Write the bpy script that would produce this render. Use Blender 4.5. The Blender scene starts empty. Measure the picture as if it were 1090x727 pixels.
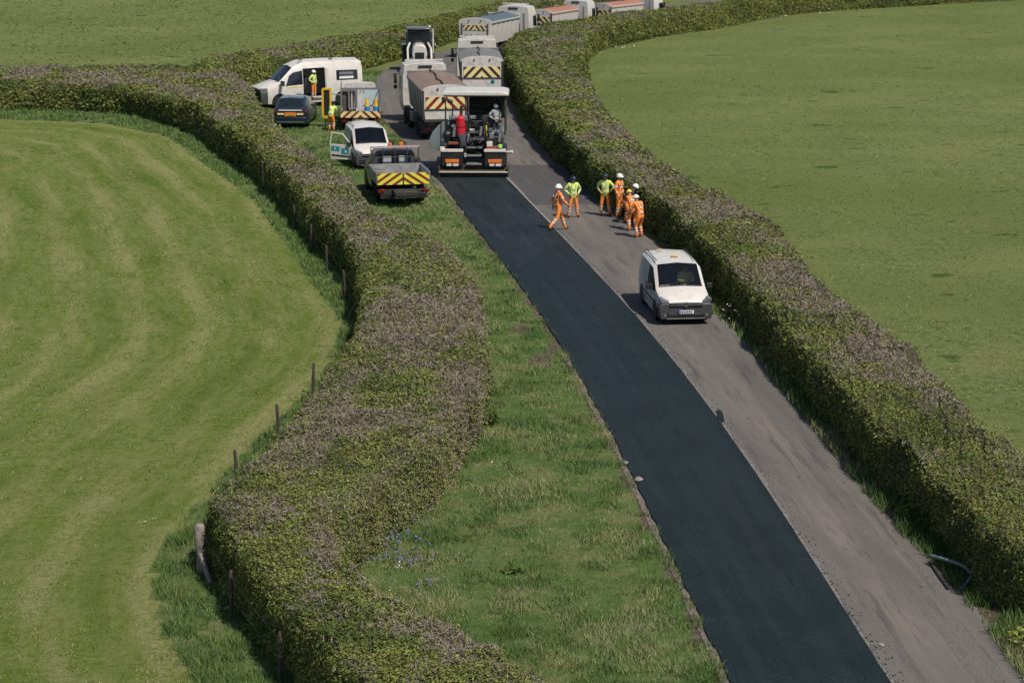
import bpy, bmesh, math, random
import numpy as np
from mathutils import Vector, Matrix
R = math.radians
rnd = random.Random(7)
rng = np.random.default_rng(11)
scene = bpy.context.scene
col = scene.collection

# ------------------------------------------------------------ camera, sky, sun
CAM_H = 15.1; PITCH = R(13.0); FPX = 2311.0     # focal length in units of a 1090 px wide frame
cam = bpy.data.cameras.new('camera'); cam.sensor_width = 36.0; cam.lens = FPX/1090*36
cam.clip_start = 0.5; cam.clip_end = 6000
camo = bpy.data.objects.new('camera', cam); col.objects.link(camo)
camo.location = (0, 0, CAM_H); camo.rotation_euler = (R(90)-PITCH, 0, 0)
scene.camera = camo
SUN = Vector((0.44, -0.50, 1.02)).normalized()
w = bpy.data.worlds.new('World'); scene.world = w; w.use_nodes = True
nt = w.node_tree; bg = nt.nodes['Background']
sky = nt.nodes.new('ShaderNodeTexSky'); sky.sky_type = 'NISHITA'; sky.sun_disc = False
sky.sun_elevation = math.asin(SUN.z); sky.sun_rotation = math.atan2(SUN.x, SUN.y)
nt.links.new(sky.outputs[0], bg.inputs[0]); bg.inputs[1].default_value = 0.068
sl = bpy.data.lights.new('sun', 'SUN'); sl.energy = 3.6; sl.angle = R(0.55); sl.color = (1.0, 0.93, 0.84)
so = bpy.data.objects.new('sun', sl); col.objects.link(so)
so.rotation_euler = SUN.to_track_quat('Z', 'Y').to_euler(); so.location = (40, -40, 80)
vs = scene.view_settings
vs.view_transform = 'Standard'; vs.look = 'None'; vs.gamma = 1.0; vs.use_curve_mapping = False
vs.exposure = 0.30

def at(px, py, z=0.0):
    """ground position (metres) of a spot measured on the photograph, at height z"""
    x = (px-545)/FPX; y = (py-363.5)/FPX
    dy = math.cos(PITCH)-y*math.sin(PITCH); dz = -math.sin(PITCH)-y*math.cos(PITCH)
    t = (z-CAM_H)/dz
    return Vector((x*t, dy*t, z))

# ------------------------------------------------------------ materials
MATS = {}
def mat(name, color, rough=0.6, metal=0.0, var=0.12, scale=6.0, bump=0.0, bscale=40.0, coat=0.0, spec=0.5, dirt=None):
    if name in MATS: return MATS[name]
    m = bpy.data.materials.new(name); m.use_nodes = True
    n = m.node_tree.nodes; l = m.node_tree.links; b = n['Principled BSDF']
    tc = n.new('ShaderNodeTexCoord'); no = n.new('ShaderNodeTexNoise')
    no.inputs['Scale'].default_value = scale; no.inputs['Detail'].default_value = 6
    l.new(tc.outputs['Object'], no.inputs['Vector'])
    ramp = n.new('ShaderNodeValToRGB'); c = np.array(color)
    ramp.color_ramp.elements[0].position = 0.3; ramp.color_ramp.elements[1].position = 0.7
    ramp.color_ramp.elements[0].color = (*(c*(1-var)), 1); ramp.color_ramp.elements[1].color = (*np.minimum(c*(1+var), 1), 1)
    l.new(no.outputs['Fac'], ramp.inputs['Fac']); out = ramp.outputs[0]
    if dirt:
        n2 = n.new('ShaderNodeTexNoise'); n2.inputs['Scale'].default_value = 3.5; n2.inputs['Detail'].default_value = 8
        n2.inputs['Roughness'].default_value = 0.7; l.new(tc.outputs['Object'], n2.inputs['Vector'])
        r2 = n.new('ShaderNodeValToRGB'); r2.color_ramp.elements[0].position = 0.48; r2.color_ramp.elements[1].position = 0.72
        mx = n.new('ShaderNodeMix'); mx.data_type = 'RGBA'; l.new(n2.outputs['Fac'], r2.inputs['Fac'])
        ml = n.new('ShaderNodeMath'); ml.operation = 'MULTIPLY'; ml.inputs[1].default_value = dirt[3]
        l.new(r2.outputs[0], ml.inputs[0]); l.new(ml.outputs[0], mx.inputs['Factor'])
        l.new(out, mx.inputs['A']); mx.inputs['B'].default_value = (*dirt[:3], 1); out = mx.outputs['Result']
    l.new(out, b.inputs['Base Color'])
    b.inputs['Roughness'].default_value = rough; b.inputs['Metallic'].default_value = metal
    b.inputs['Coat Weight'].default_value = coat; b.inputs['Specular IOR Level'].default_value = spec
    if bump:
        nb = n.new('ShaderNodeTexNoise'); nb.inputs['Scale'].default_value = bscale; nb.inputs['Detail'].default_value = 4
        l.new(tc.outputs['Object'], nb.inputs['Vector'])
        bp = n.new('ShaderNodeBump'); bp.inputs['Strength'].default_value = bump; bp.inputs['Distance'].default_value = 0.02
        l.new(nb.outputs['Fac'], bp.inputs['Height']); l.new(bp.outputs[0], b.inputs['Normal'])
    MATS[name] = m; return m
DUST = (0.22, 0.17, 0.12)
white = mat('white_paint', (0.64, 0.60, 0.545), 0.36, var=0.05, coat=0.3, dirt=(*DUST, 0.28))
dwhite = mat('dusty_white_paint', (0.58, 0.55, 0.50), 0.5, var=0.08, dirt=(0.16, 0.12, 0.085, 0.5))
black = mat('black_plastic', (0.014, 0.014, 0.016), 0.5, dirt=(*DUST, 0.18))
bumperg = mat('dark_grey_plastic', (0.05, 0.052, 0.057), 0.5, var=0.08, dirt=(*DUST, 0.2))
rubber = mat('tyre_rubber', (0.02, 0.02, 0.02), 0.85, dirt=(*DUST, 0.25))
steel = mat('bare_steel', (0.42, 0.42, 0.43), 0.38, metal=0.8, dirt=(*DUST, 0.3))
chassis = mat('dark_chassis', (0.03, 0.028, 0.027), 0.7, dirt=(*DUST, 0.3))
grey = mat('grey_metal', (0.20, 0.205, 0.21), 0.5, metal=0.3, dirt=(0.12, 0.09, 0.07, 0.4))
bedgrey = mat('worn_alloy', (0.34, 0.34, 0.34), 0.5, metal=0.3, var=0.2, dirt=(0.16, 0.12, 0.09, 0.55))
darkglass = mat('dark_window_glass', (0.012, 0.016, 0.019), 0.06, var=0.3, spec=0.7)
navy = mat('navy_paint', (0.008, 0.020, 0.034), 0.25, coat=0.8, dirt=(*DUST, 0.1))
charcoal = mat('charcoal_paint', (0.045, 0.05, 0.055), 0.35, coat=0.4, dirt=(*DUST, 0.25))
yellow = mat('yellow_paint', (0.75, 0.45, 0.02), 0.4, dirt=(*DUST, 0.25))
red = mat('red_paint', (0.55, 0.02, 0.03), 0.35, coat=0.3)
redlamp = mat('red_lamp', (0.16, 0.012, 0.012), 0.25)
maroon = mat('maroon_paint', (0.12, 0.01, 0.012), 0.3, coat=0.5)
orange = mat('orange_lamp', (0.8, 0.2, 0.03), 0.35)
amber = mat('amber_lamp', (0.5, 0.30, 0.04), 0.3)
cheY = mat('chevron_yellow', (0.72, 0.70, 0.07), 0.4, var=0.08, dirt=(*DUST, 0.2))
cheP = mat('chevron_pale_yellow', (0.78, 0.66, 0.30), 0.4, var=0.08, dirt=(*DUST, 0.25))
cheR = mat('chevron_red', (0.22, 0.02, 0.015), 0.45, var=0.15, dirt=(*DUST, 0.2))
cheK = mat('chevron_dark', (0.045, 0.022, 0.015), 0.5)
teal = mat('teal_vinyl', (0.02, 0.27, 0.33), 0.4)
plateY = mat('yellow_number_plate', (0.65, 0.45, 0.05), 0.4)
plateW = mat('white_number_plate', (0.7, 0.72, 0.72), 0.4)
plateB = mat('blue_plate_band', (0.01, 0.05, 0.3), 0.4)
lampw = mat('headlamp_glass', (0.20, 0.22, 0.24), 0.1, metal=0.3, var=0.3)
tarpB = mat('brown_tarpaulin', (0.19, 0.135, 0.105), 0.75, var=0.18, scale=3, bump=0.4, bscale=5)
tarpG = mat('grey_tarpaulin', (0.15, 0.15, 0.145), 0.75, var=0.18, scale=3, bump=0.4, bscale=5)
tarpT = mat('blue_grey_tarpaulin', (0.08, 0.12, 0.14), 0.7, var=0.2, scale=3, bump=0.4, bscale=5)
tarpR = mat('terracotta_tarpaulin', (0.33, 0.15, 0.10), 0.75, var=0.18, scale=3, bump=0.4, bscale=5)
sideg = mat('grey_body_side', (0.17, 0.19, 0.20), 0.45, metal=0.3, dirt=(0.1, 0.07, 0.05, 0.4))
hvO = mat('hi_vis_orange', (0.88, 0.26, 0.04), 0.8, var=0.15, scale=14, bump=0.4, bscale=12)
hvY = mat('hi_vis_yellow', (0.60, 0.74, 0.14), 0.8, var=0.15, scale=14, bump=0.4, bscale=12)
refl = mat('silver_reflective_tape', (0.62, 0.60, 0.58), 0.5)
cloth = mat('dark_cloth', (0.03, 0.033, 0.045), 0.85)
skin = mat('skin', (0.42, 0.24, 0.17), 0.55)
hair = mat('brown_hair', (0.04, 0.025, 0.015), 0.7)
helW = mat('white_helmet', (0.8, 0.8, 0.78), 0.3)
helB = mat('blue_helmet', (0.012, 0.028, 0.06), 0.3)
helY = mat('yellow_helmet', (0.75, 0.6, 0.05), 0.3)
boot = mat('boot_leather', (0.035, 0.025, 0.02), 0.7)
wood = mat('weathered_wood', (0.24, 0.20, 0.175), 0.85, var=0.3, scale=12, bump=0.6, bscale=30)
wooddk = mat('dark_weathered_wood', (0.06, 0.045, 0.038), 0.9, var=0.3, scale=12, bump=0.6, bscale=30)
stone = mat('pale_stone', (0.27, 0.235, 0.21), 0.85, var=0.25, scale=10, bump=0.5)
bluepl = mat('pale_blue_plastic', (0.14, 0.19, 0.20), 0.45, dirt=(*DUST, 0.3))
silverp = mat('silver_green_panel', (0.22, 0.27, 0.26), 0.35, metal=0.35, dirt=(*DUST, 0.25))
sand = mat('load_of_sand', (0.25, 0.17, 0.11), 0.95, var=0.25, bump=0.6, bscale=12)
coneblue = mat('blue_plastic', (0.02, 0.2, 0.45), 0.4)

def tglass():
    m = bpy.data.materials.new('clear_vehicle_glass'); m.use_nodes = True
    n = m.node_tree.nodes; l = m.node_tree.links; n.remove(n['Principled BSDF'])
    t = n.new('ShaderNodeBsdfTransparent'); t.inputs[0].default_value = (0.62, 0.68, 0.68, 1)
    g = n.new('ShaderNodeBsdfGlossy'); g.inputs['Roughness'].default_value = 0.04
    f = n.new('ShaderNodeFresnel'); f.inputs[0].default_value = 1.75
    no = n.new('ShaderNodeTexNoise'); no.inputs['Scale'].default_value = 3
    bp = n.new('ShaderNodeBump'); bp.inputs['Strength'].default_value = 0.02; l.new(no.outputs['Fac'], bp.inputs['Height'])
    l.new(bp.outputs[0], g.inputs['Normal'])
    mx = n.new('ShaderNodeMixShader'); l.new(f.outputs[0], mx.inputs[0]); l.new(t.outputs[0], mx.inputs[1]); l.new(g.outputs[0], mx.inputs[2])
    l.new(mx.outputs[0], n['Material Output'].inputs[0]); return m
glass = tglass()

# ------------------------------------------------------------ builders
def tag(o, label=None, cat=None, group=None, kind=None):
    if label: o['label'] = label
    if cat: o['category'] = cat
    if group: o['group'] = group
    if kind: o['kind'] = kind
    return o
def empty(name, loc, rz=0.0, label=None, cat=None, group=None, scale=1.0):
    o = bpy.data.objects.new(name, None); col.objects.link(o); o.location = loc; o.rotation_euler = (0, 0, rz)
    o.scale = (scale,)*3; o.empty_display_size = 0.3
    return tag(o, label, cat, group)

class MB:
    def __init__(s): s.v = []; s.f = []; s.m = []
    def add(s, vs_, fs, mi=0, M=None):
        b = len(s.v)
        for p in vs_: s.v.append(tuple(M @ Vector(p)) if M is not None else tuple(p))
        for f in fs: s.f.append([b+i for i in f]); s.m.append(mi)
        return s
    def box(s, c, d, mi=0, rz=0, rx=0, ry=0, taper=(1, 1)):
        x, y, z = d[0]/2, d[1]/2, d[2]/2; tx, ty = taper
        vs_ = [(-x, -y, -z), (x, -y, -z), (x, y, -z), (-x, y, -z), (-x*tx, -y*ty, z), (x*tx, -y*ty, z), (x*tx, y*ty, z), (-x*tx, y*ty, z)]
        M = Matrix.Translation(c) @ Matrix.Rotation(rz, 4, 'Z') @ Matrix.Rotation(ry, 4, 'Y') @ Matrix.Rotation(rx, 4, 'X')
        return s.add(vs_, [(0, 3, 2, 1), (4, 5, 6, 7), (0, 1, 5, 4), (1, 2, 6, 5), (2, 3, 7, 6), (3, 0, 4, 7)], mi, M)
    def tube(s, pts, r, n=8, mi=0, cap=True):
        pts = [Vector(p) for p in pts]; rr = r if isinstance(r, (list, tuple)) else [r]*len(pts)
        rings = []; up = None
        for i, p in enumerate(pts):
            a = pts[max(i-1, 0)]; b = pts[min(i+1, len(pts)-1)]; d = (b-a).normalized()
            if up is None:
                up = d.orthogonal().normalized()
            up = (up-d*up.dot(d)).normalized(); q = d.cross(up)
            rings.append([p+(up*math.cos(t)+q*math.sin(t))*rr[i] for t in [2*math.pi*k/n for k in range(n)]])
        vs_ = [p for r_ in rings for p in r_]; fs = []
        for i in range(len(rings)-1):
            for k in range(n):
                fs.append((i*n+k, i*n+(k+1) % n, (i+1)*n+(k+1) % n, (i+1)*n+k))
        if cap: fs.append(tuple(range(n))[::-1]); fs.append(tuple((len(rings)-1)*n+k for k in range(n)))
        return s.add(vs_, fs, mi)
    def prism(s, poly, axis, a, b, mi=0, M=None):
        """poly in the plane perpendicular to axis, extruded from a to b"""
        def P(u, v, t): return {'x': (t, u, v), 'y': (u, t, v), 'z': (u, v, t)}[axis]
        n = len(poly); vs_ = [P(u, v, a) for u, v in poly]+[P(u, v, b) for u, v in poly]
        fs = [tuple(range(n)), tuple(range(2*n-1, n-1, -1))]+[(i, (i+1) % n, n+(i+1) % n, n+i) for i in range(n)]
        return s.add(vs_, fs, mi, M)
    def ball(s, c, r, mi=0, n=10, sc=(1, 1, 1), half=False):
        vs_ = []; fs = []; m = n//2
        for i in range(m+1):
            th = (math.pi/2 if half else math.pi)*i/m
            for k in range(n):
                ph = 2*math.pi*k/n
                vs_.append((c[0]+r*sc[0]*math.sin(th)*math.cos(ph), c[1]+r*sc[1]*math.sin(th)*math.sin(ph), c[2]+r*sc[2]*math.cos(th)))
        for i in range(m):
            for k in range(n): fs.append((i*n+k, i*n+(k+1) % n, (i+1)*n+(k+1) % n, (i+1)*n+k))
        return s.add(vs_, fs, mi)
    def build(s, name, mats, parent=None, bevel=0.0, smooth=True, ang=40, label=None, recalc=True):
        me = bpy.data.meshes.new(name); me.from_pydata(s.v, [], s.f)
        if not isinstance(mats, (list, tuple)): mats = [mats]
        for m in mats: me.materials.append(m)
        me.polygons.foreach_set('material_index', s.m)
        bm = bmesh.new(); bm.from_mesh(me)
        bmesh.ops.remove_doubles(bm, verts=bm.verts, dist=0.0004)
        if recalc: bmesh.ops.recalc_face_normals(bm, faces=bm.faces)
        bm.to_mesh(me); bm.free()
        if smooth:
            me.shade_smooth(); me.set_sharp_from_angle(angle=R(ang))
        o = bpy.data.objects.new(name, me); col.objects.link(o)
        if parent is not None: o.parent = parent
        if bevel:
            md = o.modifiers.new('bevel', 'BEVEL'); md.width = bevel; md.segments = 2; md.limit_method = 'ANGLE'; md.angle_limit = R(35)
        if label: o['label'] = label
        return o

def raw_mesh(name, V, F, mats, mi=None, parent=None, smooth=False):
    """V (n,3), F (m,k) numpy arrays of equal-sided faces"""
    me = bpy.data.meshes.new(name); k = F.shape[1]
    me.vertices.add(len(V)); me.vertices.foreach_set('co', np.ascontiguousarray(V, dtype=np.float32).ravel())
    me.loops.add(F.size); me.loops.foreach_set('vertex_index', np.ascontiguousarray(F, dtype=np.int32).ravel())
    me.polygons.add(len(F)); me.polygons.foreach_set('loop_start', np.arange(0, F.size, k, dtype=np.int32))
    me.polygons.foreach_set('loop_total', np.full(len(F), k, dtype=np.int32))
    for m in (mats if isinstance(mats, (list, tuple)) else [mats]): me.materials.append(m)
    if mi is not None: me.polygons.foreach_set('material_index', np.ascontiguousarray(mi, dtype=np.int32))
    if smooth: me.polygons.foreach_set('use_smooth', np.ones(len(F), dtype=bool))
    me.update(calc_edges=True)
    o = bpy.data.objects.new(name, me); col.objects.link(o)
    if parent is not None: o.parent = parent
    return o

# value noise
_tab = np.random.default_rng(3).random((256, 256))
def vn(x, y):
    xi = np.floor(x).astype(int); yi = np.floor(y).astype(int); fx = x-xi; fy = y-yi
    fx = fx*fx*(3-2*fx); fy = fy*fy*(3-2*fy)
    g = lambda a, b: _tab[a % 256, b % 256]
    return (g(xi, yi)*(1-fx)+g(xi+1, yi)*fx)*(1-fy)+(g(xi, yi+1)*(1-fx)+g(xi+1, yi+1)*fx)*fy
def fbm(x, y, sc=1.0, oct=3):
    o = 0; a = 0.5; t = 0
    for i in range(oct):
        o = o+a*vn(x*sc+17.3*i, y*sc+5.1*i); t += a; a *= 0.5; sc *= 2.1
    return o/t
def inpoly(X, Y, poly):
    c = np.zeros(X.shape, bool); n = len(poly)
    for i in range(n):
        x0, y0 = poly[i]; x1, y1 = poly[(i+1) % n]
        if y0 == y1: continue
        k = ((y0 > Y) != (y1 > Y)) & (X < (x1-x0)*(Y-y0)/(y1-y0)+x0); c ^= k
    return c
def pdist(X, Y, line):
    """distance and arc length along a polyline"""
    best = np.full(X.shape, 1e9); arc = np.zeros(X.shape); s0 = 0
    for (x0, y0), (x1, y1) in zip(line[:-1], line[1:]):
        dx, dy = x1-x0, y1-y0; L = math.hypot(dx, dy)
        u = np.clip(((X-x0)*dx+(Y-y0)*dy)/(L*L), 0, 1)
        d = np.hypot(X-x0-u*dx, Y-y0-u*dy); k = d < best
        best = np.where(k, d, best); arc = np.where(k, s0+u*L, arc); s0 += L
    return best, arc
def smooth_line(P, n):
    """Catmull-Rom resample of points, n per segment"""
    P = [Vector(p) for p in P]; out = []
    for i in range(len(P)-1):
        a = P[max(i-1, 0)]; b = P[i]; c = P[i+1]; d = P[min(i+2, len(P)-1)]
        for k in range(n):
            t = k/n
            out.append(0.5*((2*b)+(c-a)*t+(2*a-5*b+4*c-d)*t*t+(3*b-a-3*c+d)*t**3))
    out.append(P[-1]); return out

# ------------------------------------------------------------ layout lines (measured)
ROAD = [((800, 775), (1130, 775)), ((777, 727), (1085, 720)), ((740, 645), (1040, 657)), ((708, 577), (988, 594)), ((690, 542), (960, 572)),
        ((661, 482), (912, 515)), ((644, 450), (868, 460)), ((625, 415), (826, 410)), ((602, 372), (790, 362)), ((566, 321), (757, 333)),
        ((548, 292), (720, 290)), ((525, 268), (692, 262)), ((484, 214), (640, 208)), ((459, 190), (600, 182)), ((445, 170), (575, 160)),
        ((430, 150), (555, 142)), ((410, 130), (545, 128)), ((400, 110), (541, 110)), ((398, 92), (537, 92)), ((408, 76), (535, 76)),
        ((436, 66), (537, 64)), ((475, 54), (550, 56)), ((505, 45), (570, 50)), ((545, 37), (610, 45)), ((610, 27), (680, 37)), ((700, 8), (740, 20)), ((810, -6), (850, 3)), ((1000, -20), (1060, -12))]
FRESH_L = [(800, 775), (777, 727), (740, 645), (708, 577), (690, 542), (661, 482), (644, 450), (625, 415), (602, 372), (577, 345), (566, 321), (548, 292), (525, 268), (511, 250), (484, 214), (466, 192), (455, 180)]
FRESH_R = [(978, 775), (948, 727), (920, 685), (880, 620), (850, 577), (815, 520), (775, 462), (738, 414), (710, 377), (676, 336), (643, 300), (600, 256), (584, 240), (572, 224), (552, 205), (536, 190), (528, 180)]
HEDGE_A = [((-160, 88), (-160, 70)), ((-60, 89), (-60, 71)), ((60, 90), (60, 71)), ((140, 95), (150, 71)), ((175, 104), (215, 71)), ((186, 116), (245, 78)),
           ((211, 134), (264, 91)), ((249, 162), (278, 114)), ((277, 182), (302, 142)), ((297, 200), (342, 172)), ((316, 220), (370, 192)), ((333, 240), (388, 214)),
           ((349, 258), (425, 238)), ((372, 280), (464, 257)), ((388, 310), (491, 281)), ((388, 335), (505, 312)), ((376, 365), (512, 350)), ((348, 400), (512, 382)),
           ((325, 432), (504, 408)), ((297, 465), (483, 436)), ((264, 500), (455, 472)), ((238, 528), (408, 506)), ((224, 552), (368, 540)), ((228, 580), (350, 570)),
           ((257, 620), (384, 610)), ((280, 650), (432, 642)), ((302, 681), (482, 669)), ((328, 716), (526, 694)), ((380, 775), (584, 731)), ((440, 840), (660, 775))]
HEDGE_B = [((220, 77), (215, 65)), ((262, 71), (262, 56)), ((300, 64), (300, 50)), ((345, 56), (345, 43)), ((392, 49), (392, 35)), ((430, 39), (430, 27)), ((470, 28), (470, 17)), ((500, 19), (500, 10)), ((545, 9), (545, 1)),
           ((600, 0), (600, -8)), ((680, -8), (680, -16))]
HEDGE_C = [((1190, 600), (1190, 550)), ((1118, 592), (1120, 505)), ((1060, 578), (1064, 466)), ((1018, 543), (1024, 435)), ((984, 505), (999, 404)), ((936, 463), (970, 377)), ((901, 427), (925, 340)),
           ((855, 379), (867, 294)), ((817, 338), (829, 244)), ((790, 304), (795, 222)), ((750, 262), (770, 208)), ((708, 221), (742, 197)), ((670, 197), (710, 178)), ((632, 174), (678, 150)),
           ((605, 152), (653, 126)), ((578, 125), (634, 104)), ((556, 95), (626, 80)), ((543, 64), (622, 60)), ((540, 47), (623, 43)), ((552, 36), (634, 31)), ((580, 28), (650, 26)), ((612, 22.5), (672, 21.5)),
           ((650, 16), (692, 17.5)), ((690, 11.5), (716, 14)), ((745, 5.5), (764, 8)), ((832, -8), (846, -5.5)), ((950, -15.5), (965, -13)), ((1100, -23), (1115, -20.5))]
MOWN = [(-160, 127), (0, 127), (110, 132), (179, 146), (212, 171), (248, 196), (271, 214), (291, 243), (312, 269), (337, 309), (358, 335), (363, 348), (355, 385), (330, 415), (285, 458), (248, 496), (207, 542), (180, 573), (166, 600), (162, 625), (175, 675), (200, 712), (225, 760), (260, 820)]
def xy(p, z=0): q = at(p[0], p[1], z); return (q.x, q.y)
mown_line = [xy(p) for p in MOWN]
mown_poly = mown_line+[(-200, 15), (-300, 60), (-300, 140), mown_line[0]]
ZA = 1.5; ZC = 1.75
zA_L = [1.5]*5+[1.0]+[.55]*9+[1.1]+[1.5]*5+[1.4, 1.0]+[.55]*7
hA_L = [xy(a, z) for (a, b), z in zip(HEDGE_A, zA_L)]; hA_R = [xy(b, ZA) for a, b in HEDGE_A]
hB_L = [xy(a, ZA) for a, b in HEDGE_B]; hB_R = [xy(b, ZA) for a, b in HEDGE_B]
zC = [1.4]*11+[1.45, 1.5, 1.55, 1.6, 1.7]+[1.75]*(len(HEDGE_C)-16)
hC_L = [xy(a, z) for (a, b), z in zip(HEDGE_C, zC)]; hC_L = [(p[0]+(0.28 if p[1] < 135 else 0), p[1]) for p in hC_L]; hC_R = [xy(b, z) for (a, b), z in zip(HEDGE_C, zC)]
road_L = [xy(a) for a, b in ROAD]; road_R = [xy(b) for a, b in ROAD]
verge_poly = road_L[:20]+[xy((330, 72)), hB_L[1]]+hA_R[4:]
lush_poly = [(p[0], p[1]) for p in mown_line]+hA_L[::-1]
bank_poly = road_R[:22]+hC_L[20::-1]
hA_poly = hA_L+hA_R[::-1]; hC_poly = hC_L+hC_R[::-1]; hB_poly = hB_L+hB_R[::-1]
road_poly = road_L+road_R[::-1]

# ------------------------------------------------------------ ground
def ground_mat():
    m = bpy.data.materials.new('grassland'); m.use_nodes = True
    n = m.node_tree.nodes; l = m.node_tree.links; b = n['Principled BSDF']; b.inputs['Roughness'].default_value = 0.9
    b.inputs['Specular IOR Level'].default_value = 0.03
    geo = n.new('ShaderNodeNewGeometry')
    def noise(sc, det=5, rough=0.6, vec=None, dist=0.0):
        t = n.new('ShaderNodeTexNoise'); t.inputs['Scale'].default_value = sc; t.inputs['Detail'].default_value = det
        t.inputs['Roughness'].default_value = rough; t.inputs['Distortion'].default_value = dist
        l.new(vec or geo.outputs['Position'], t.inputs['Vector']); return t.outputs['Fac']
    def ramp(fac, stops):
        r = n.new('ShaderNodeValToRGB'); e = r.color_ramp.elements
        while len(e) < len(stops): e.new(0.5)
        for i, (p, c) in enumerate(stops): e[i].position = p; e[i].color = (*c, 1) if len(c) == 3 else c
        l.new(fac, r.inputs['Fac']); return r.outputs[0]
    def mix(f, a, c, mode='MIX'):
        x = n.new('ShaderNodeMix'); x.data_type = 'RGBA'; x.blend_type = mode
        if isinstance(f, float): x.inputs['Factor'].default_value = f
        else: l.new(f, x.inputs['Factor'])
        for s, v in (('A', a), ('B', c)):
            if isinstance(v, tuple): x.inputs[s].default_value = (*v, 1)
            else: l.new(v, x.inputs[s])
        return x.outputs['Result']
    def attr(name, out='Fac'):
        a = n.new('ShaderNodeAttribute'); a.attribute_name = name; return a.outputs[out]
    G = lambda v: (v, v, v)
    fine = noise(5.0, 8, 0.75); mid = noise(0.9, 6, 0.65); big = noise(0.06, 4, 0.55)
    past = ramp(fine, [(0.38, (0.076, 0.108, 0.030)), (0.5, (0.130, 0.165, 0.054)), (0.62, (0.225, 0.240, 0.105))])
    past = mix(ramp(mid, [(0.48, G(0)), (0.62, G(0.6))]), past, (0.165, 0.178, 0.078))
    past = mix(ramp(noise(1.9, 5, 0.7), [(0.38, G(0.75)), (0.50, G(0))]), past, (0.068, 0.112, 0.028))
    past = mix(ramp(noise(0.16, 4, 0.6), [(0.42, G(0)), (0.6, G(0.55))]), past, (0.185, 0.200, 0.075))
    past = mix(ramp(big, [(0.38, G(0)), (0.62, G(0.75))]), past, (0.110, 0.142, 0.042))
    mpn = n.new('ShaderNodeMapping'); mpn.inputs['Scale'].default_value = (0.55, 0.8, 1); l.new(geo.outputs['Position'], mpn.inputs['Vector'])
    tus = noise(0.8, 2, 0.5, mpn.outputs[0])
    past = mix(ramp(tus, [(0.66, G(0)), (0.72, G(0.85))]), past, (0.045, 0.082, 0.02))
    # mown meadow: stripes run parallel to its edge
    mv = attr('mow', 'Vector')
    mp = n.new('ShaderNodeMapping'); mp.inputs['Scale'].default_value = (1.0, 0.16, 1); l.new(mv, mp.inputs['Vector'])
    st = noise(0.62, 5, 0.6, mp.outputs[0], 0.4); st2 = noise(2.6, 6, 0.75, mp.outputs[0], 0.2)
    mo = ramp(fine, [(0.32, (0.070, 0.108, 0.018)), (0.52, (0.128, 0.172, 0.034)), (0.7, (0.20, 0.225, 0.065))])
    mo = mix(ramp(st2, [(0.42, G(0)), (0.60, G(0.7))]), mo, (0.19, 0.205, 0.075))
    mo = mix(ramp(noise(1.1, 6, 0.7), [(0.5, G(0)), (0.66, G(0.35))]), mo, (0.21, 0.215, 0.09))
    mo = mix(ramp(noise(2.2, 7, 0.75), [(0.36, G(0.6)), (0.47, G(0))]), mo, (0.075, 0.125, 0.02))
    sxm = n.new('ShaderNodeSeparateXYZ'); l.new(mv, sxm.inputs[0])
    wv = n.new('ShaderNodeMath'); wv.operation = 'MULTIPLY_ADD'; l.new(sxm.outputs[0], wv.inputs[0]); wv.inputs[1].default_value = 3.1
    wn = n.new('ShaderNodeMath'); wn.operation = 'MULTIPLY'; l.new(noise(0.25, 3, 0.5), wn.inputs[0]); wn.inputs[1].default_value = 1.7; l.new(wn.outputs[0], wv.inputs[2])
    si = n.new('ShaderNodeMath'); si.operation = 'SINE'; l.new(wv.outputs[0], si.inputs[0])
    sg_ = n.new('ShaderNodeMath'); sg_.operation = 'MULTIPLY_ADD'; l.new(si.outputs[0], sg_.inputs[0]); sg_.inputs[1].default_value = 0.13; l.new(st, sg_.inputs[2])
    mo = mix(ramp(sg_.outputs[0], [(0.22, G(0.55)), (0.42, G(0))]), mo, (0.072, 0.125, 0.016))
    mo = mix(ramp(sg_.outputs[0], [(0.55, G(0)), (0.68, G(0.75))]), mo, mix(ramp(fine, [(0.35, G(0)), (0.6, G(1))]), (0.15, 0.175, 0.045), (0.28, 0.27, 0.125)))
    mo = mix(ramp(st, [(0.30, G(0.6)), (0.42, G(0))]), mo, (0.075, 0.12, 0.02))
    lu = ramp(mid, [(0.33, (0.072, 0.120, 0.036)), (0.5, (0.112, 0.165, 0.052)), (0.66, (0.20, 0.205, 0.095))])
    lu = mix(ramp(noise(0.45, 5, 0.65), [(0.48, G(0)), (0.62, G(0.6))]), lu, (0.185, 0.180, 0.085))
    lu = mix(ramp(fine, [(0.4, G(0.5)), (0.6, G(0))]), lu, (0.055, 0.095, 0.024))
    soil = ramp(fine, [(0.35, (0.06, 0.045, 0.035)), (0.6, (0.17, 0.13, 0.10))])
    wob = noise(1.4, 4, 0.7)
    def mask(name):
        a = n.new('ShaderNodeMath'); a.operation = 'ADD'; l.new(attr(name), a.inputs[0])
        s = n.new('ShaderNodeMath'); s.operation = 'MULTIPLY_ADD'; l.new(wob, s.inputs[0]); s.inputs[1].default_value = 0.7; s.inputs[2].default_value = -0.35
        l.new(s.outputs[0], a.inputs[1]); return ramp(a.outputs[0], [(0.42, G(0)), (0.58, G(1))])
    c = mix(mask('mown'), past, mo); c = mix(mask('lush'), c, lu); c = mix(mask('soil'), c, soil)
    l.new(c, b.inputs['Base Color'])
    bp = n.new('ShaderNodeBump'); bp.inputs['Strength'].default_value = 0.9; bp.inputs['Distance'].default_value = 0.12
    l.new(fine, bp.inputs['Height']); l.new(bp.outputs[0], b.inputs['Normal'])
    return m
def axis(segs):
    out = []
    for a, b, st in segs: out += list(np.arange(a, b, st))
    return np.array(out+[segs[-1][1]])
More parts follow.
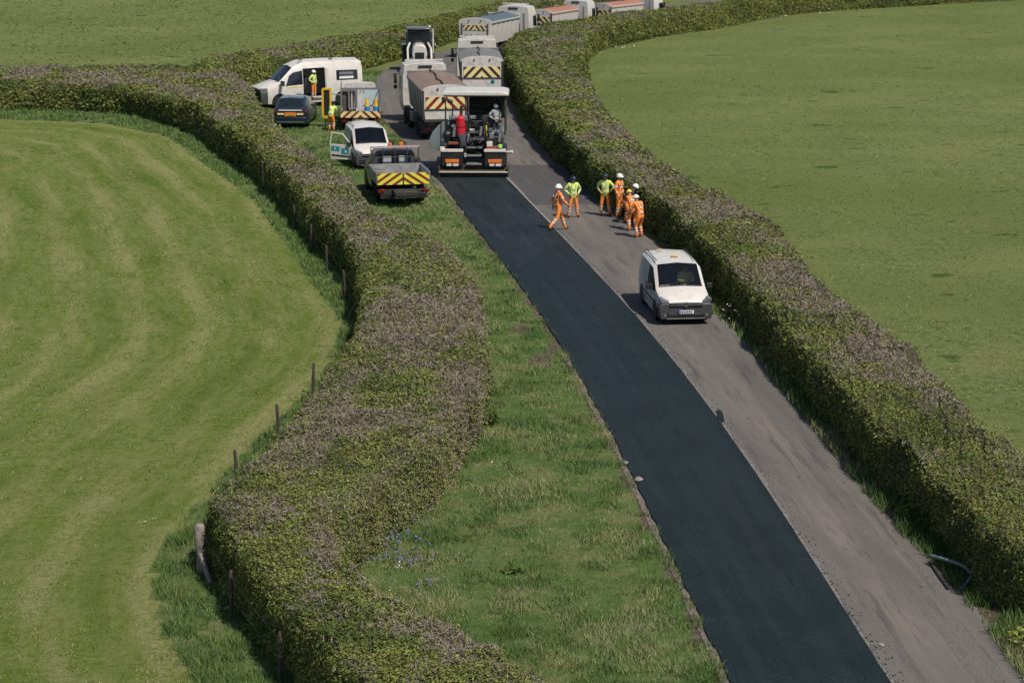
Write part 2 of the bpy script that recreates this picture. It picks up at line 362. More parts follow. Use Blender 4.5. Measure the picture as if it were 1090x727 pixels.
gx = axis([(-2500, -300, 200), (-300, -60, 12), (-60, -28, 0.8), (-28, 26, 0.28), (26, 70, 1.5), (70, 300, 20), (300, 2500, 200)])
gy = axis([(-300, 20, 40), (20, 34, 2), (34, 128, 0.28), (128, 260, 1.2), (260, 600, 30), (600, 4000, 300)])
X, Y = np.meshgrid(gx, gy); V = np.stack([X.ravel(), Y.ravel(), np.zeros(X.size)], 1)
nx = len(gx); I = np.arange(len(gy)-1)[:, None]*nx+np.arange(nx-1)[None]; I = I.ravel()
F = np.stack([I, I+1, I+1+nx, I+nx], 1)
ground = raw_mesh('ground', V, F, ground_mat(), smooth=True); tag(ground, kind='structure')
xf, yf = V[:, 0], V[:, 1]
md, ma = pdist(xf, yf, mown_line)
soilm = np.zeros(len(V))
for ln, wd in ((road_R[:22], 0.32), (road_L[:20], 0.22)):
    d, _ = pdist(xf, yf, ln); soilm = np.maximum(soilm, (d < wd).astype(float))
soilm = np.maximum(soilm, (inpoly(xf, yf, hA_poly) | inpoly(xf, yf, hC_poly) | inpoly(xf, yf, hB_poly)).astype(float))
sp = at(1052, 650); soilm = np.maximum(soilm, (np.hypot(xf-sp.x, (yf-sp.y)*0.6) < 0.8)*1.0)
# bare and dry patches on the verge
for px, py, r_ in ((575, 385, .5), (588, 372, .35), (555, 350, .4), (600, 357, .3)):
    q = at(px, py); soilm = np.maximum(soilm, (np.hypot(xf-q.x, (yf-q.y)*.5) < r_)*0.62)
for nm, arr in (('mown', inpoly(xf, yf, mown_poly)), ('lush', inpoly(xf, yf, verge_poly) | inpoly(xf, yf, lush_poly) | inpoly(xf, yf, bank_poly)), ('soil', soilm)):
    a = ground.data.attributes.new(nm, 'FLOAT', 'POINT'); a.data.foreach_set('value', arr.astype(np.float32))
a = ground.data.attributes.new('mow', 'FLOAT_VECTOR', 'POINT')
a.data.foreach_set('vector', np.stack([md, ma, np.zeros(len(md))], 1).astype(np.float32).ravel())

# ------------------------------------------------------------ roads
def road_mat(name, kind):
    m = bpy.data.materials.new(name); m.use_nodes = True
    n = m.node_tree.nodes; l = m.node_tree.links; b = n['Principled BSDF']
    geo = n.new('ShaderNodeNewGeometry'); uv = n.new('ShaderNodeUVMap'); uv.uv_map = 'UVMap'
    def noise(sc, det, rough, vec): 
        t = n.new('ShaderNodeTexNoise'); t.inputs['Scale'].default_value = sc; t.inputs['Detail'].default_value = det; t.inputs['Roughness'].default_value = rough
        l.new(vec, t.inputs['Vector']); return t.outputs['Fac']
    def ramp(fac, stops, interp='LINEAR'):
        r = n.new('ShaderNodeValToRGB'); e = r.color_ramp.elements; r.color_ramp.interpolation = interp
        while len(e) < len(stops): e.new(0.5)
        for i, (p, c) in enumerate(stops): e[i].position = p; e[i].color = (*c, 1)
        l.new(fac, r.inputs['Fac']); return r.outputs[0]
    def mix(f, a, c, mode='MIX'):
        x = n.new('ShaderNodeMix'); x.data_type = 'RGBA'; x.blend_type = mode
        if isinstance(f, float): x.inputs['Factor'].default_value = f
        else: l.new(f, x.inputs['Factor'])
        for s, v in (('A', a), ('B', c)):
            if isinstance(v, tuple): x.inputs[s].default_value = (*v, 1)
            else: l.new(v, x.inputs[s])
        return x.outputs['Result']
    G = lambda v: (v, v, v)
    mp = n.new('ShaderNodeMapping'); mp.inputs['Scale'].default_value = (1, 0.07, 1); l.new(uv.outputs[0], mp.inputs['Vector'])
    fine = noise(26, 8, 0.9, geo.outputs['Position']); streak = noise(3.5, 6, 0.65, mp.outputs[0])
    mp2 = n.new('ShaderNodeMapping'); mp2.inputs['Scale'].default_value = (0.9, 0.12, 1); l.new(uv.outputs[0], mp2.inputs['Vector']); blot = noise(1.2, 6, 0.65, mp2.outputs[0])
    sx = n.new('ShaderNodeSeparateXYZ'); l.new(uv.outputs[0], sx.inputs[0])
    if kind == 'old':
        c = ramp(fine, [(0.40, (0.086, 0.079, 0.073)), (0.60, (0.182, 0.165, 0.151))])
        # wheel tracks and oil line across the lane width (u in metres)
        tr = n.new('ShaderNodeMath'); tr.operation = 'DIVIDE'; l.new(sx.outputs[0], tr.inputs[0]); tr.inputs[1].default_value = 5.6
        band = ramp(tr.outputs[0], [(0.55, G(0.1)), (0.62, G(0.15)), (0.67, G(1.0)), (0.76, G(0.9)), (0.80, G(0.1)), (0.88, G(0.0)), (0.93, G(0.5)), (0.99, G(0.2))])
        sm = n.new('ShaderNodeMath'); sm.operation = 'MULTIPLY'; l.new(band, sm.inputs[0]); l.new(ramp(streak, [(0.3, G(0.35)), (0.7, G(1))]), sm.inputs[1])
        c = mix(sm.outputs[0], c, (0.185, 0.160, 0.137))
        ln_ = n.new('ShaderNodeMapping'); ln_.inputs['Scale'].default_value = (2.6, 0.02, 1); l.new(uv.outputs[0], ln_.inputs['Vector'])
        c = mix(ramp(noise(2.5, 3, 0.6, ln_.outputs[0]), [(0.57, G(0)), (0.62, G(0.45))]), c, (0.19, 0.175, 0.16))
        c = mix(ramp(streak, [(0.54, G(0)), (0.66, G(0.6))]), c, (0.055, 0.052, 0.051))
        c = mix(ramp(blot, [(0.40, G(0.4)), (0.6, G(0))]), c, (0.073, 0.071, 0.069))
        mp3 = n.new('ShaderNodeMapping'); mp3.inputs['Scale'].default_value = (3.2, 1.5, 1); l.new(uv.outputs[0], mp3.inputs['Vector']); spots = noise(1.6, 4, 0.6, mp3.outputs[0])
        c = mix(ramp(spots, [(0.67, G(0)), (0.70, G(0.65))]), c, (0.03, 0.03, 0.03))
        rough = 0.85; bs = 0.35
    elif kind == 'patch':
        c = ramp(fine, [(0.3, (0.058, 0.057, 0.058)), (0.7, (0.095, 0.092, 0.09))])
        c = mix(ramp(streak, [(0.5, G(0)), (0.7, G(0.5))]), c, (0.13, 0.12, 0.11)); rough = 0.85; bs = 0.3
    else:
        c = ramp(fine, [(0.40, (0.0036, 0.0080, 0.0095)), (0.50, (0.0112, 0.0187, 0.0215)), (0.60, (0.031, 0.046, 0.050))])
        c = mix(ramp(streak, [(0.5, G(0)), (0.68, G(0.35))]), c, (0.021, 0.030, 0.033))
        c = mix(ramp(blot, [(0.45, G(0)), (0.7, G(0.35))]), c, (0.008, 0.011, 0.014))
        rb_ = n.new('ShaderNodeMapping'); rb_.inputs['Scale'].default_value = (1.6, 0.03, 1); l.new(uv.outputs[0], rb_.inputs['Vector'])
        c = mix(ramp(noise(1.6, 3, 0.5, rb_.outputs[0]), [(0.46, G(0)), (0.58, G(0.40))]), c, (0.024, 0.032, 0.036))
        c = mix(ramp(noise(0.5, 5, 0.6, geo.outputs['Position']), [(0.45, G(0)), (0.65, G(0.35))]), c, (0.007, 0.012, 0.014))
        if kind == 'hot':
            c = mix(ramp(streak, [(0.5, G(0)), (0.62, G(0.8))]), c, (0.026, 0.029, 0.033))
            c = mix(ramp(blot, [(0.35, G(0.7)), (0.5, G(0))]), c, (0.008, 0.009, 0.011))
        rough = 0.62; bs = 0.6
    l.new(c, b.inputs['Base Color']); b.inputs['Roughness'].default_value = rough; b.inputs['Specular IOR Level'].default_value = 0.12 if kind != 'hot' else 0.2
    bp = n.new('ShaderNodeBump'); bp.inputs['Strength'].default_value = bs; bp.inputs['Distance'].default_value = 0.02
    l.new(fine, bp.inputs['Height']); l.new(bp.outputs[0], b.inputs['Normal'])
    return m
def strip(name, Lp, Rp, z, m, across=6, jag=(0, 0), thick=0.0, per=6):
    """road sheet between two lines; u runs across (metres), v along (metres)"""
    Ls = smooth_line([Vector((*p, 0)) for p in Lp], per); Rs = smooth_line([Vector((*p, 0)) for p in Rp], per)
    bm = bmesh.new(); uvl = bm.loops.layers.uv.new('UVMap'); rows = []; s = 0; prev = None
    for a, b in zip(Ls, Rs):
        mid_ = (a+b)/2
        if prev is not None: s += (mid_-prev).length
        prev = mid_; d = (b-a); wd = d.length; dn = d.normalized()
        ja = (fbm(np.array([s*1.3]), np.array([3.3]))[0]-0.5)*2*jag[0]+rnd.uniform(-.3, .3)*jag[0]; jb = (fbm(np.array([s*1.1]), np.array([9.3]))[0]-0.5)*2*jag[1]
        a2 = a+dn*ja; b2 = b+dn*jb
        row = [(a2.lerp(b2, k/across), (k/across)*(5.6 if name == 'road' else 3.0), s) for k in range(across+1)]
        rows.append([(bm.verts.new((p.x, p.y, z)), u, v_) for p, u, v_ in row])
    for r0, r1 in zip(rows[:-1], rows[1:]):
        for k in range(across):
            q = [r0[k], r0[k+1], r1[k+1], r1[k]]; f = bm.faces.new([t[0] for t in q])
            for lp, t in zip(f.loops, q): lp[uvl].uv = (t[1], t[2])
    if thick:
        for k in (0, across):
            for r0, r1 in zip(rows[:-1], rows[1:]):
                a, b = r0[k][0], r1[k][0]
                sgn = -1 if k == 0 else 1
                a1 = bm.verts.new((a.co.x+sgn*0.03, a.co.y, z-thick)); b1 = bm.verts.new((b.co.x+sgn*0.03, b.co.y, z-thick))
                f = bm.faces.new([a, b, b1, a1])
                for lp in f.loops: lp[uvl].uv = (r0[k][1], r0[k][2])
    bmesh.ops.recalc_face_normals(bm, faces=bm.faces)
    me = bpy.data.meshes.new(name); bm.to_mesh(me); bm.free(); me.materials.append(m)
    for p in me.polygons:
        if p.normal.z < 0: p.flip()
    o = bpy.data.objects.new(name, me); col.objects.link(o); return tag(o, kind='structure')
rR = np.array(road_R[:17]); cR = np.polynomial.Polynomial.fit(rR[:, 1], rR[:, 0], 7); rR2 = [(float(cR(y)), y) for x, y in rR[:14]]+road_R[14:]
cL = np.polynomial.Polynomial.fit(np.array(road_L[:17])[:, 1], np.array(road_L[:17])[:, 0], 7); rL2 = [(float(cL(y)), y) for x, y in road_L[:13]]+road_L[13:]
strip('road', rL2, [(p[0]+0.25, p[1]) for p in rR2], 0.008, road_mat('old_asphalt', 'old'), jag=(0.03, 0.08), per=8)
lerp = lambda a, b, t: (a[0]+(b[0]-a[0])*t, a[1]+(b[1]-a[1])*t)
def fair(P, deg):
    A_ = np.array(P); c = np.polynomial.Polynomial.fit(A_[:, 1], A_[:, 0], deg); return [(float(c(y)), y) for x, y in P]
fl = fair([xy(p) for p in FRESH_L], 6); fr = fair([xy(p) for p in FRESH_R], 6)
strip('fresh_asphalt_lane', fl[:15], fr[:15], 0.05, road_mat('fresh_asphalt', 'new'), jag=(0.07, 0.025), thick=0.042, per=12)
strip('hot_asphalt_lane', [(p[0]+.05, p[1]) for p in fl[11:]], [(p[0]-.05, p[1]) for p in fr[11:]], 0.055, road_mat('hot_asphalt', 'hot'), jag=(0.03, 0.02), per=8)
# pale ground-out joint beside the fresh lane, and an older darker patch further up
joint = mat('pale_joint', (0.155, 0.142, 0.128), 0.9, var=0.3, scale=8)
strip('road_joint', [(p[0]+.03, p[1]) for p in fr[:15]], [(p[0]+.10, p[1]) for p in fr[:15]], 0.0125, joint, across=1, jag=(0.0, 0.12), per=8)
strip('road_joint', [(p[0]+.02, p[1]) for p in fr[12:]], [(p[0]+.13, p[1]) for p in fr[12:]], 0.0605, mat('pale_joint_line', (0.20, 0.185, 0.155), 0.9, var=0.3, scale=8), across=1, jag=(0.0, 0.04), per=8)
patch = mat('x', (0, 0, 0))
strip('road_patch', [xy(p) for p in ((568, 218), (553, 200), (538, 184), (537, 176))], [xy(p) for p in ((646, 217), (629, 200), (608, 186), (594, 176))], 0.0125, road_mat('older_patch', 'patch'), across=5, per=6)
kerb_m = mat('edge_soil', (0.15, 0.115, 0.10), 0.95, var=0.3, scale=9, bump=0.6, bscale=20)
strip('road_haunch', [(p[0]-.16, p[1]) for p in fl[:9]], [(p[0]+.02, p[1]) for p in fl[:9]], 0.014, kerb_m, across=2, jag=(0.05, 0.0), per=5)

# ------------------------------------------------------------ hedges
def plain(name, c, rough=0.7, trans=0.0):
    m = bpy.data.materials.new(name); m.use_nodes = True; n = m.node_tree.nodes; l = m.node_tree.links; b = n['Principled BSDF']
    geo = n.new('ShaderNodeNewGeometry'); hs = n.new('ShaderNodeHueSaturation'); hs.inputs['Color'].default_value = (*c, 1)
    mr = n.new('ShaderNodeMapRange'); mr.inputs['To Min'].default_value = 0.80; mr.inputs['To Max'].default_value = 1.22
    l.new(geo.outputs['Random Per Island'], mr.inputs['Value']); l.new(mr.outputs[0], hs.inputs['Value'])
    no = n.new('ShaderNodeTexNoise'); no.inputs['Scale'].default_value = 0.7; l.new(geo.outputs['Position'], no.inputs['Vector'])
    m2 = n.new('ShaderNodeMapRange'); m2.inputs['To Min'].default_value = 0.47; m2.inputs['To Max'].default_value = 0.53
    l.new(no.outputs['Fac'], m2.inputs['Value']); l.new(m2.outputs[0], hs.inputs['Hue'])
    l.new(hs.outputs[0], b.inputs['Base Color']); b.inputs['Roughness'].default_value = rough; b.inputs['Specular IOR Level'].default_value = 0.08
    return m
leafM = [plain('leaf_mid', (0.125, 0.152, 0.034)), plain('leaf_dark', (0.075, 0.105, 0.024)), plain('leaf_light', (0.20, 0.22, 0.055)), plain('leaf_bronze', (0.115, 0.095, 0.035))]
twigM = [plain('twig_grey', (0.245, 0.210, 0.165)), plain('twig_brown', (0.210, 0.172, 0.125)), plain('twig_pale', (0.25, 0.228, 0.19))]
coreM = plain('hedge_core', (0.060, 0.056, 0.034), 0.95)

def vis_dist(P): return np.hypot(P[:, 0], P[:, 1])
def hedge(name, Lp, Rp, H, label, seed, twiggy=0.55, dens=1.0, step=0.35, lush=None, greenL=0.0):
    g = np.random.default_rng(seed)
    Hs = H if isinstance(H, list) else [H]*len(Lp)
    Hs = [v.x for v in smooth_line([Vector((h, 0, 0)) for h in Hs], 10)]
    Ls = smooth_line([Vector((*p, 0)) for p in Lp], 10); Rs = smooth_line([Vector((*p, 0)) for p in Rp], 10)
    # section: parameter k -> (position across 0..1, outward offset m, height)
    prof = [(0, 0.05, 0.0), (0, 0.10, 0.25), (0, 0.10, 0.55), (0, 0.06, 0.85), (0, 0.0, 0.97), (0.07, 0, 1.0), (0.2, 0, 1.02), (0.35, 0, 1.03), (0.5, 0, 1.035), (0.65, 0, 1.03), (0.8, 0, 1.02),
            (0.93, 0, 1.0), (1, 0.0, 0.97), (1, -0.06, 0.85), (1, -0.10, 0.55), (1, -0.10, 0.25), (1, -0.05, 0.0)]
    V = []
    for a, b, Hk in zip(Ls, Rs, Hs):
        d = (b-a); u = d.normalized() if d.length > 1e-6 else Vector((1, 0, 0))
        for (t, o, hz) in prof:
            p = a+d*t-u*o; V.append((p.x, p.y, hz*Hk))
    V = np.array(V); K = len(prof); n = len(Ls)
    wob = (fbm(V[:, 0], V[:, 1]+V[:, 2], 0.9, 3)-0.5); side = np.array([1 if t == 0 else (-1 if t == 1 else 0) for t, o, h in prof]*n)
    top = np.array([h for t, o, h in prof]*n)
    V[:, 0] += (fbm(V[:, 1]*1.1, V[:, 2]*1.7, 1.0, 3)-0.5)*0.50; V[:, 1] += (fbm(V[:, 0]*1.1+50, V[:, 2]*1.7, 1.0, 3)-0.5)*0.30
    V[:, 2] += wob*0.45*top+(fbm(V[:, 0]+61, V[:, 1]+17, 2.2, 2)-0.5)*0.25*top+(fbm(V[:, 0]+31, V[:, 1]+77, 3.0, 2)-0.5)*0.16*top+(fbm(V[:, 0]+11, V[:, 1]+27, 1.6, 2)-0.5)*0.22*top
    I = (np.arange(n-1)[:, None]*K+np.arange(K-1)[None]).ravel()
    F = np.stack([I, I+1, I+1+K, I+K], 1)
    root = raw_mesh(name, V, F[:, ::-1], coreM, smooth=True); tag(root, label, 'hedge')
    # sample the surface
    A, B, C, D = V[F[:, 0]], V[F[:, 1]], V[F[:, 2]], V[F[:, 3]]
    nrm = np.cross(B-A, D-A)+np.cross(C-B, A-B)*0; area = np.linalg.norm(np.cross(B-A, D-A), axis=1)/2+np.linalg.norm(np.cross(C-B, D-C), axis=1)/2
    nrm = np.cross(C-A, D-B); nrm /= np.maximum(np.linalg.norm(nrm, axis=1, keepdims=True), 1e-9)
    cen = (A+B+C+D)/4; mid_ = V.reshape(n, K, 3).mean(1)[I//K]
    flip = ((cen-mid_)*nrm).sum(1) < 0; nrm[flip] *= -1
    dist = vis_dist(cen); dd = np.clip(62/np.maximum(dist, 38), 0.50, 1.6)
    seen = np.where((np.abs(cen[:, 0]) < dist*0.27+3) & (cen[:, 1] > 30), 1.0, 0.12)
    def sample(rate):
        cnt = g.poisson(area*rate*dd**1.6*seen); idx = np.repeat(np.arange(len(F)), cnt)
        u, v = g.random(len(idx)), g.random(len(idx))
        P = (A[idx]*((1-u)*(1-v))[:, None]+B[idx]*(u*(1-v))[:, None]+C[idx]*(u*v)[:, None]+D[idx]*((1-u)*v)[:, None])
        return P, nrm[idx], idx
    # leaves
    P, N, idx = sample(800*dens)
    patchn = fbm(P[:, 0]+13, P[:, 1]*0.8, 0.50, 4)*0.72+fbm(P[:, 0], P[:, 1]+P[:, 2], 3.0, 2)*0.28
    isTop = np.clip((N[:, 2]-0.3)/0.5, 0, 1)
    leafy = np.clip((patchn-(0.52-0.16*(1-twiggy)))/0.10+0.40, 0.14, 1); leafy = np.where(isTop > 0.5, leafy, np.clip(leafy+0.45, 0, 1))
    if lush is not None: leafy = np.clip(leafy+lush(P), 0.08, 1)
    k = g.random(len(P)) < leafy; P, N = P[k], N[k]; isT = isTop[k]
    sz = (0.014+0.034*g.random(len(P))**2)*np.clip(vis_dist(P)/62, 0.75, 1.9)
    P = P+N*(g.random(len(P))*0.13-0.02)[:, None]+g.normal(0, 0.02, P.shape)
    Q = N*0.9+g.normal(0, 0.42, P.shape); Q[:, 2] += 0.3; Q /= np.linalg.norm(Q, axis=1, keepdims=True)
    T = np.cross(Q, g.normal(0, 1, P.shape)); T /= np.maximum(np.linalg.norm(T, axis=1, keepdims=True), 1e-6); W = np.cross(Q, T)
    s1 = (sz*1.25)[:, None]; s2 = (sz*0.75)[:, None]
    VV = np.stack([P-T*s1, P-W*s2, P+T*s1, P+W*s2], 1).reshape(-1, 3); FF = np.arange(len(VV)).reshape(-1, 4)
    hue = fbm(P[:, 0]+5, P[:, 1]+P[:, 2]*2, 0.9, 3)+g.normal(0, 0.10, len(P))
    mi = np.select([hue < 0.40, hue < 0.55, hue < 0.66], [1, 0, 2], 0); mi = np.where((g.random(len(P)) < 0.10*twiggy), 3, mi)
    fo = raw_mesh('foliage', VV, FF, leafM, mi, root)
    # loose shoots standing above the cut surface
    Ps, Ns, _ = sample(5*dens); k = Ns[:, 2] > 0.2; Ps = Ps[k]; n_ = len(Ps); hh = g.uniform(.08, .30, n_); lean = g.normal(0, .3, (n_, 3)); lean[:, 2] = 1
    VS = []
    for q in range(7):
        t = q/6; C_ = Ps+lean*(hh*t)[:, None]; u_ = g.normal(0, 1, C_.shape); u_ /= np.linalg.norm(u_, axis=1, keepdims=True); w2 = np.cross(u_, g.normal(0, 1, C_.shape)); w2 /= np.linalg.norm(w2, axis=1, keepdims=True)
        VS.append(np.stack([C_-u_*.035, C_-w2*.02, C_+u_*.035, C_+w2*.02], 1).reshape(-1, 3))
    VS = np.concatenate(VS); raw_mesh('shoots', VS, np.arange(len(VS)).reshape(-1, 4), leafM, g.choice([0, 2], len(VS)//4), root)
    # flail-cut twigs
    P, N, idx = sample(560*dens)
    patchn = fbm(P[:, 0]+13, P[:, 1]*0.8, 0.50, 4)*0.72+fbm(P[:, 0], P[:, 1]+P[:, 2], 3.0, 2)*0.28
    isTop = np.clip((N[:, 2]-0.2)/0.5, 0.10, 1)
    tw = np.clip(1.35-(patchn-(0.52-0.16*(1-twiggy)))/0.10-0.6, 0.10, 1)*isTop
    if lush is not None: tw = np.clip(tw-lush(P), 0.04, 1)
    k = g.random(len(P)) < tw; P, N = P[k], N[k]
    dsc = np.clip(vis_dist(P)/55, 0.8, 2.4)
    L = (0.05+0.09*g.random(len(P)))*np.clip(dsc, 0.9, 1.2); r_ = (0.005+0.005*g.random(len(P)))*dsc*1.35
    Dv = N*0.30+g.normal(0, 0.6, P.shape); Dv /= np.linalg.norm(Dv, axis=1, keepdims=True)
    W = np.cross(Dv, g.normal(0, 1, P.shape)); W /= np.maximum(np.linalg.norm(W, axis=1, keepdims=True), 1e-6)
    P = P+N*(0.02+0.07*g.random(len(P)))[:, None]
    a_ = P-Dv*(L/2)[:, None]; b_ = P+Dv*(L/2)[:, None]; r_ = r_[:, None]
    VV = np.stack([a_-W*r_, a_+W*r_, b_+W*r_*0.6, b_-W*r_*0.6], 1).reshape(-1, 3); FF = np.arange(len(VV)).reshape(-1, 4)
    mi = g.choice([0, 0, 1, 1, 2], len(P)); raw_mesh('twigs', VV, FF, twigM, mi, root)
    print(name, 'faces', len(fo.data.polygons), len(FF))
    return root
def lushA(P):
    # greener leafy near end and field edge
    d, _ = pdist(P[:, 0], P[:, 1], hA_L)
    return np.where(P[:, 1] < 55, 0.02, 0.02)+np.clip(0.46-d*0.38, 0, 0.46)-np.where((P[:, 1] > 62) & (P[:, 1] < 112), 0.14, 0.0)-np.clip(0.30-pdist(P[:, 0], P[:, 1], hA_R)[0]*0.35, 0, 0.3)
def lushC(P):
    d, _ = pdist(P[:, 0], P[:, 1], hC_L)
    return np.clip(0.48-d*0.40, -0.22, 0.48)+np.where(P[:, 1] > 110, 0.45, 0.0)
hedge('hedge', hA_L, hA_R, ZA, 'long clipped brown and green hedge winding down the left beside the mown meadow', 1, 0.75, lush=lushA)
hedge('hedge', hB_L, hB_R, ZA, 'green hedge behind the minibus and tractor, running up to the parked lorries', 2, 0.5, lush=lambda P: 0.2+0*P[:, 0])
hedge('hedge', hC_L, hC_R, zC, 'thick hedge along the right side of the road, bending right past the lorries', 3, 0.6, lush=lushC)

# ------------------------------------------------------------ grass blades
gM = [plain('grass_blade', (0.130, 0.195, 0.052)), plain('grass_blade_dark', (0.080, 0.130, 0.034)), plain('grass_blade_pale', (0.25, 0.26, 0.125)), plain('grass_blade_blue', (0.095, 0.155, 0.065))]
mM = [plain('mown_blade', (0.130, 0.185, 0.034)), plain('mown_blade_dark', (0.115, 0.165, 0.032)), plain('dry_clipping', (0.29, 0.27, 0.13)), plain('pasture_blade', (0.17, 0.205, 0.065))]
def blades(name, poly, rate, h0, h1, wd, mats, pick, seed, avoid=(), ymax=400, clump=0.6, fall=1.6, lean=0.35, fixed=None):
    g = np.random.default_rng(seed); P = np.array(poly); x0, y0 = P.min(0); x1, y1 = P.max(0); y0 = max(y0, 36); y1 = min(y1, ymax)
    xs, ys = [], []
    yb = y0
    while yb < y1:      # bands, thinner with distance
        ye = min(yb*1.12, y1); hw = ye*0.25+2; a = max(x0, -hw); b = min(x1, hw)
        if b > a:
            r_ = rate*min(1.6, (50/yb))**fall; n = g.poisson((b-a)*(ye-yb)*r_); xs.append(g.uniform(a, b, n)); ys.append(g.uniform(yb, ye, n))
        yb = ye
    x = np.concatenate(xs); y = np.concatenate(ys); k = inpoly(x, y, poly)
    for av in avoid: k &= ~inpoly(x, y, av)
    x, y = x[k], y[k]; cl = fbm(x, y, 1.7, 3); k = g.random(len(x)) < np.clip((cl-0.5)/0.12*clump+0.6, 0.12, 1); x, y, cl = x[k], y[k], cl[k]
    sc = np.clip(y/55, 0.8, 2.5); n = len(x)
    h = (h0+(h1-h0)*g.random(n))*(0.55+cl*0.9); ww = wd*sc*(0.6+0.8*g.random(n)); an = g.uniform(0, math.pi, n)
    dx, dy = np.cos(an)*ww, np.sin(an)*ww; lx, ly = g.normal(0, lean, n)*h, g.normal(0, lean, n)*h; z0 = np.zeros(n)
    V = np.stack([np.stack([x-dx, y-dy, z0-0.01], 1), np.stack([x+dx, y+dy, z0-0.01], 1), np.stack([x+lx, y+ly, h], 1)], 1).reshape(-1, 3)
    F = np.arange(len(V)).reshape(-1, 3); mi = pick(x, y, cl, g)
    o = raw_mesh(name, V, F, mats, mi); tag(o, kind='stuff'); print(name, len(F)); return o
def pick_lush(x, y, cl, g):
    t = fbm(x+9, y+4, 0.7, 3)+g.normal(0, 0.11, len(x)); return np.select([t < 0.38, t < 0.47, t < 0.61], [1, 3, 0], 2)
def pick_mown(x, y, cl, g):
    d, a = pdist(x, y, mown_line); t = fbm(d*1.5, a*0.12, 1.0, 3)+g.normal(0, 0.10, len(x)); return np.select([t < 0.44, t < 0.60], [1, 0], 2)
vp = verge_poly; rp = [xy(p) for p in FRESH_L]+road_R[::-1]
o = blades('verge_grass', vp, 700, 0.04, 0.13, 0.011, gM, pick_lush, 21, avoid=[hA_poly, road_poly, hB_poly], lean=0.45)
tag(o, 'green grass growing on the verge between the left hedge and the new asphalt', 'grass')
o = blades('field_margin_grass', lush_poly, 620, 0.06, 0.20, 0.013, gM, lambda x, y, cl, g: np.where(g.random(len(x)) < 0.35, 0, pick_lush(x-3, y, cl, g)*0+g.choice([1, 3, 3, 0], len(x))), 22, avoid=[hA_poly], lean=0.45)
tag(o, 'long dark green grass along the foot of the left hedge', 'grass')
o = blades('bank_grass', bank_poly, 500, 0.08, 0.28, 0.018, gM, pick_lush, 23, avoid=[road_poly], ymax=75)
tag(o, 'tufted grass on the bank at the foot of the right hedge', 'grass')
o = blades('mown_grass', mown_poly, 210, 0.02, 0.055, 0.013, mM, pick_mown, 24, ymax=120, clump=0.3, lean=0.55)
tag(o, 'short mown meadow grass with pale dry clippings left of the hedge', 'grass')
past_poly = hC_R+[(400, hC_R[-1][1]), (400, 30), (60, 30)]
o = blades('pasture_grass', past_poly, 70, 0.02, 0.06, 0.018, [gM[0], mM[1], gM[2], mM[3]], lambda x, y, cl, g: g.choice([0, 0, 2, 3, 3, 3], len(x)), 25, ymax=260, clump=0.35, lean=0.7)
tag(o, 'grazed pasture grass filling the field right of the road', 'grass')

far_poly = [(-90, 150), (hA_R[3][0]-2, hA_R[3][1]+3)]+[(x-1, y+2.5) for x, y in hB_R]+[(90, 300), (-90, 300)]
o = blades('pasture_grass', far_poly, 9, 0.02, 0.07, 0.05, [gM[0], mM[0], mM[3]], lambda x, y, cl, g: g.choice([0, 1, 2], len(x)), 26, ymax=290, clump=1.0, lean=0.7, fall=0.0)
tag(o, 'grazed pasture grass of the far field behind the left hedge', 'grass')
# leafy weeds that stand out in the verge
def leaf_plant(name, px, py, h, r_, n, mats, label, cat, seed, size=0.05, group=None, z=0.0):
    g = np.random.default_rng(seed); p = at(px, py, z)
    root = empty(name, (p.x, p.y, z), 0, label, cat, group)
    th = g.uniform(0, 2*math.pi, n); rr = r_*np.sqrt(g.random(n)); hh = h*g.random(n)*(1-0.5*rr/r_)
    P = np.stack([rr*np.cos(th), rr*np.sin(th), hh+0.02], 1); Q = g.normal(0, 0.5, P.shape); Q[:, 2] += 0.8; Q /= np.linalg.norm(Q, axis=1, keepdims=True)
    T = np.cross(Q, g.normal(0, 1, P.shape)); T /= np.linalg.norm(T, axis=1, keepdims=True); W = np.cross(Q, T); s = size*(0.6+0.7*g.random(n))[:, None]
    VV = np.stack([P-T*s, P-W*s*0.45, P+T*s, P+W*s*0.45], 1).reshape(-1, 3)
    raw_mesh('leaves', VV, np.arange(len(VV)).reshape(-1, 4), mats, g.integers(0, len(mats), n), root)
    m = MB()
    for k in range(7):
        a = g.uniform(0, 6.28); m.tube([(0, 0, 0), (math.cos(a)*r_*0.3, math.sin(a)*r_*0.3, h*0.4), (math.cos(a)*r_*0.7, math.sin(a)*r_*0.7, h*0.8)], [0.008, 0.006, 0.003], 5)
    m.build('stems', gM[1], root); return root
leaf_plant('nettle_clump', 514, 452, 0.70, 0.42, 520, [leafM[1], gM[1]], 'dark nettle clump beside the left hedge, halfway down the verge', 'plant', 31, 0.07)
leaf_plant('dock_plant', 546, 609, 0.22, 0.24, 90, [leafM[1], gM[1]], 'small dark green dock plant alone in the lower verge', 'plant', 32, 0.055)
leaf_plant('bramble_bush', 1098, 612, 0.9, 0.7, 1500, [leafM[0], leafM[1], leafM[2]], 'green bramble bush at the right edge above the bare soil', 'shrub', 33, 0.06)
leaf_plant('bramble_bush', 1104, 690, 0.5, 0.6, 900, [leafM[0], gM[0], leafM[2]], 'low tufted bramble bush in the bottom right corner by the road edge', 'shrub', 34, 0.06)
leaf_plant('ivy_clump', 972, 556, 0.5, 0.4, 300, [leafM[1], leafM[0]], 'low ivy clump at the foot of the right hedge above the bent plastic pipe', 'plant', 35, 0.06)
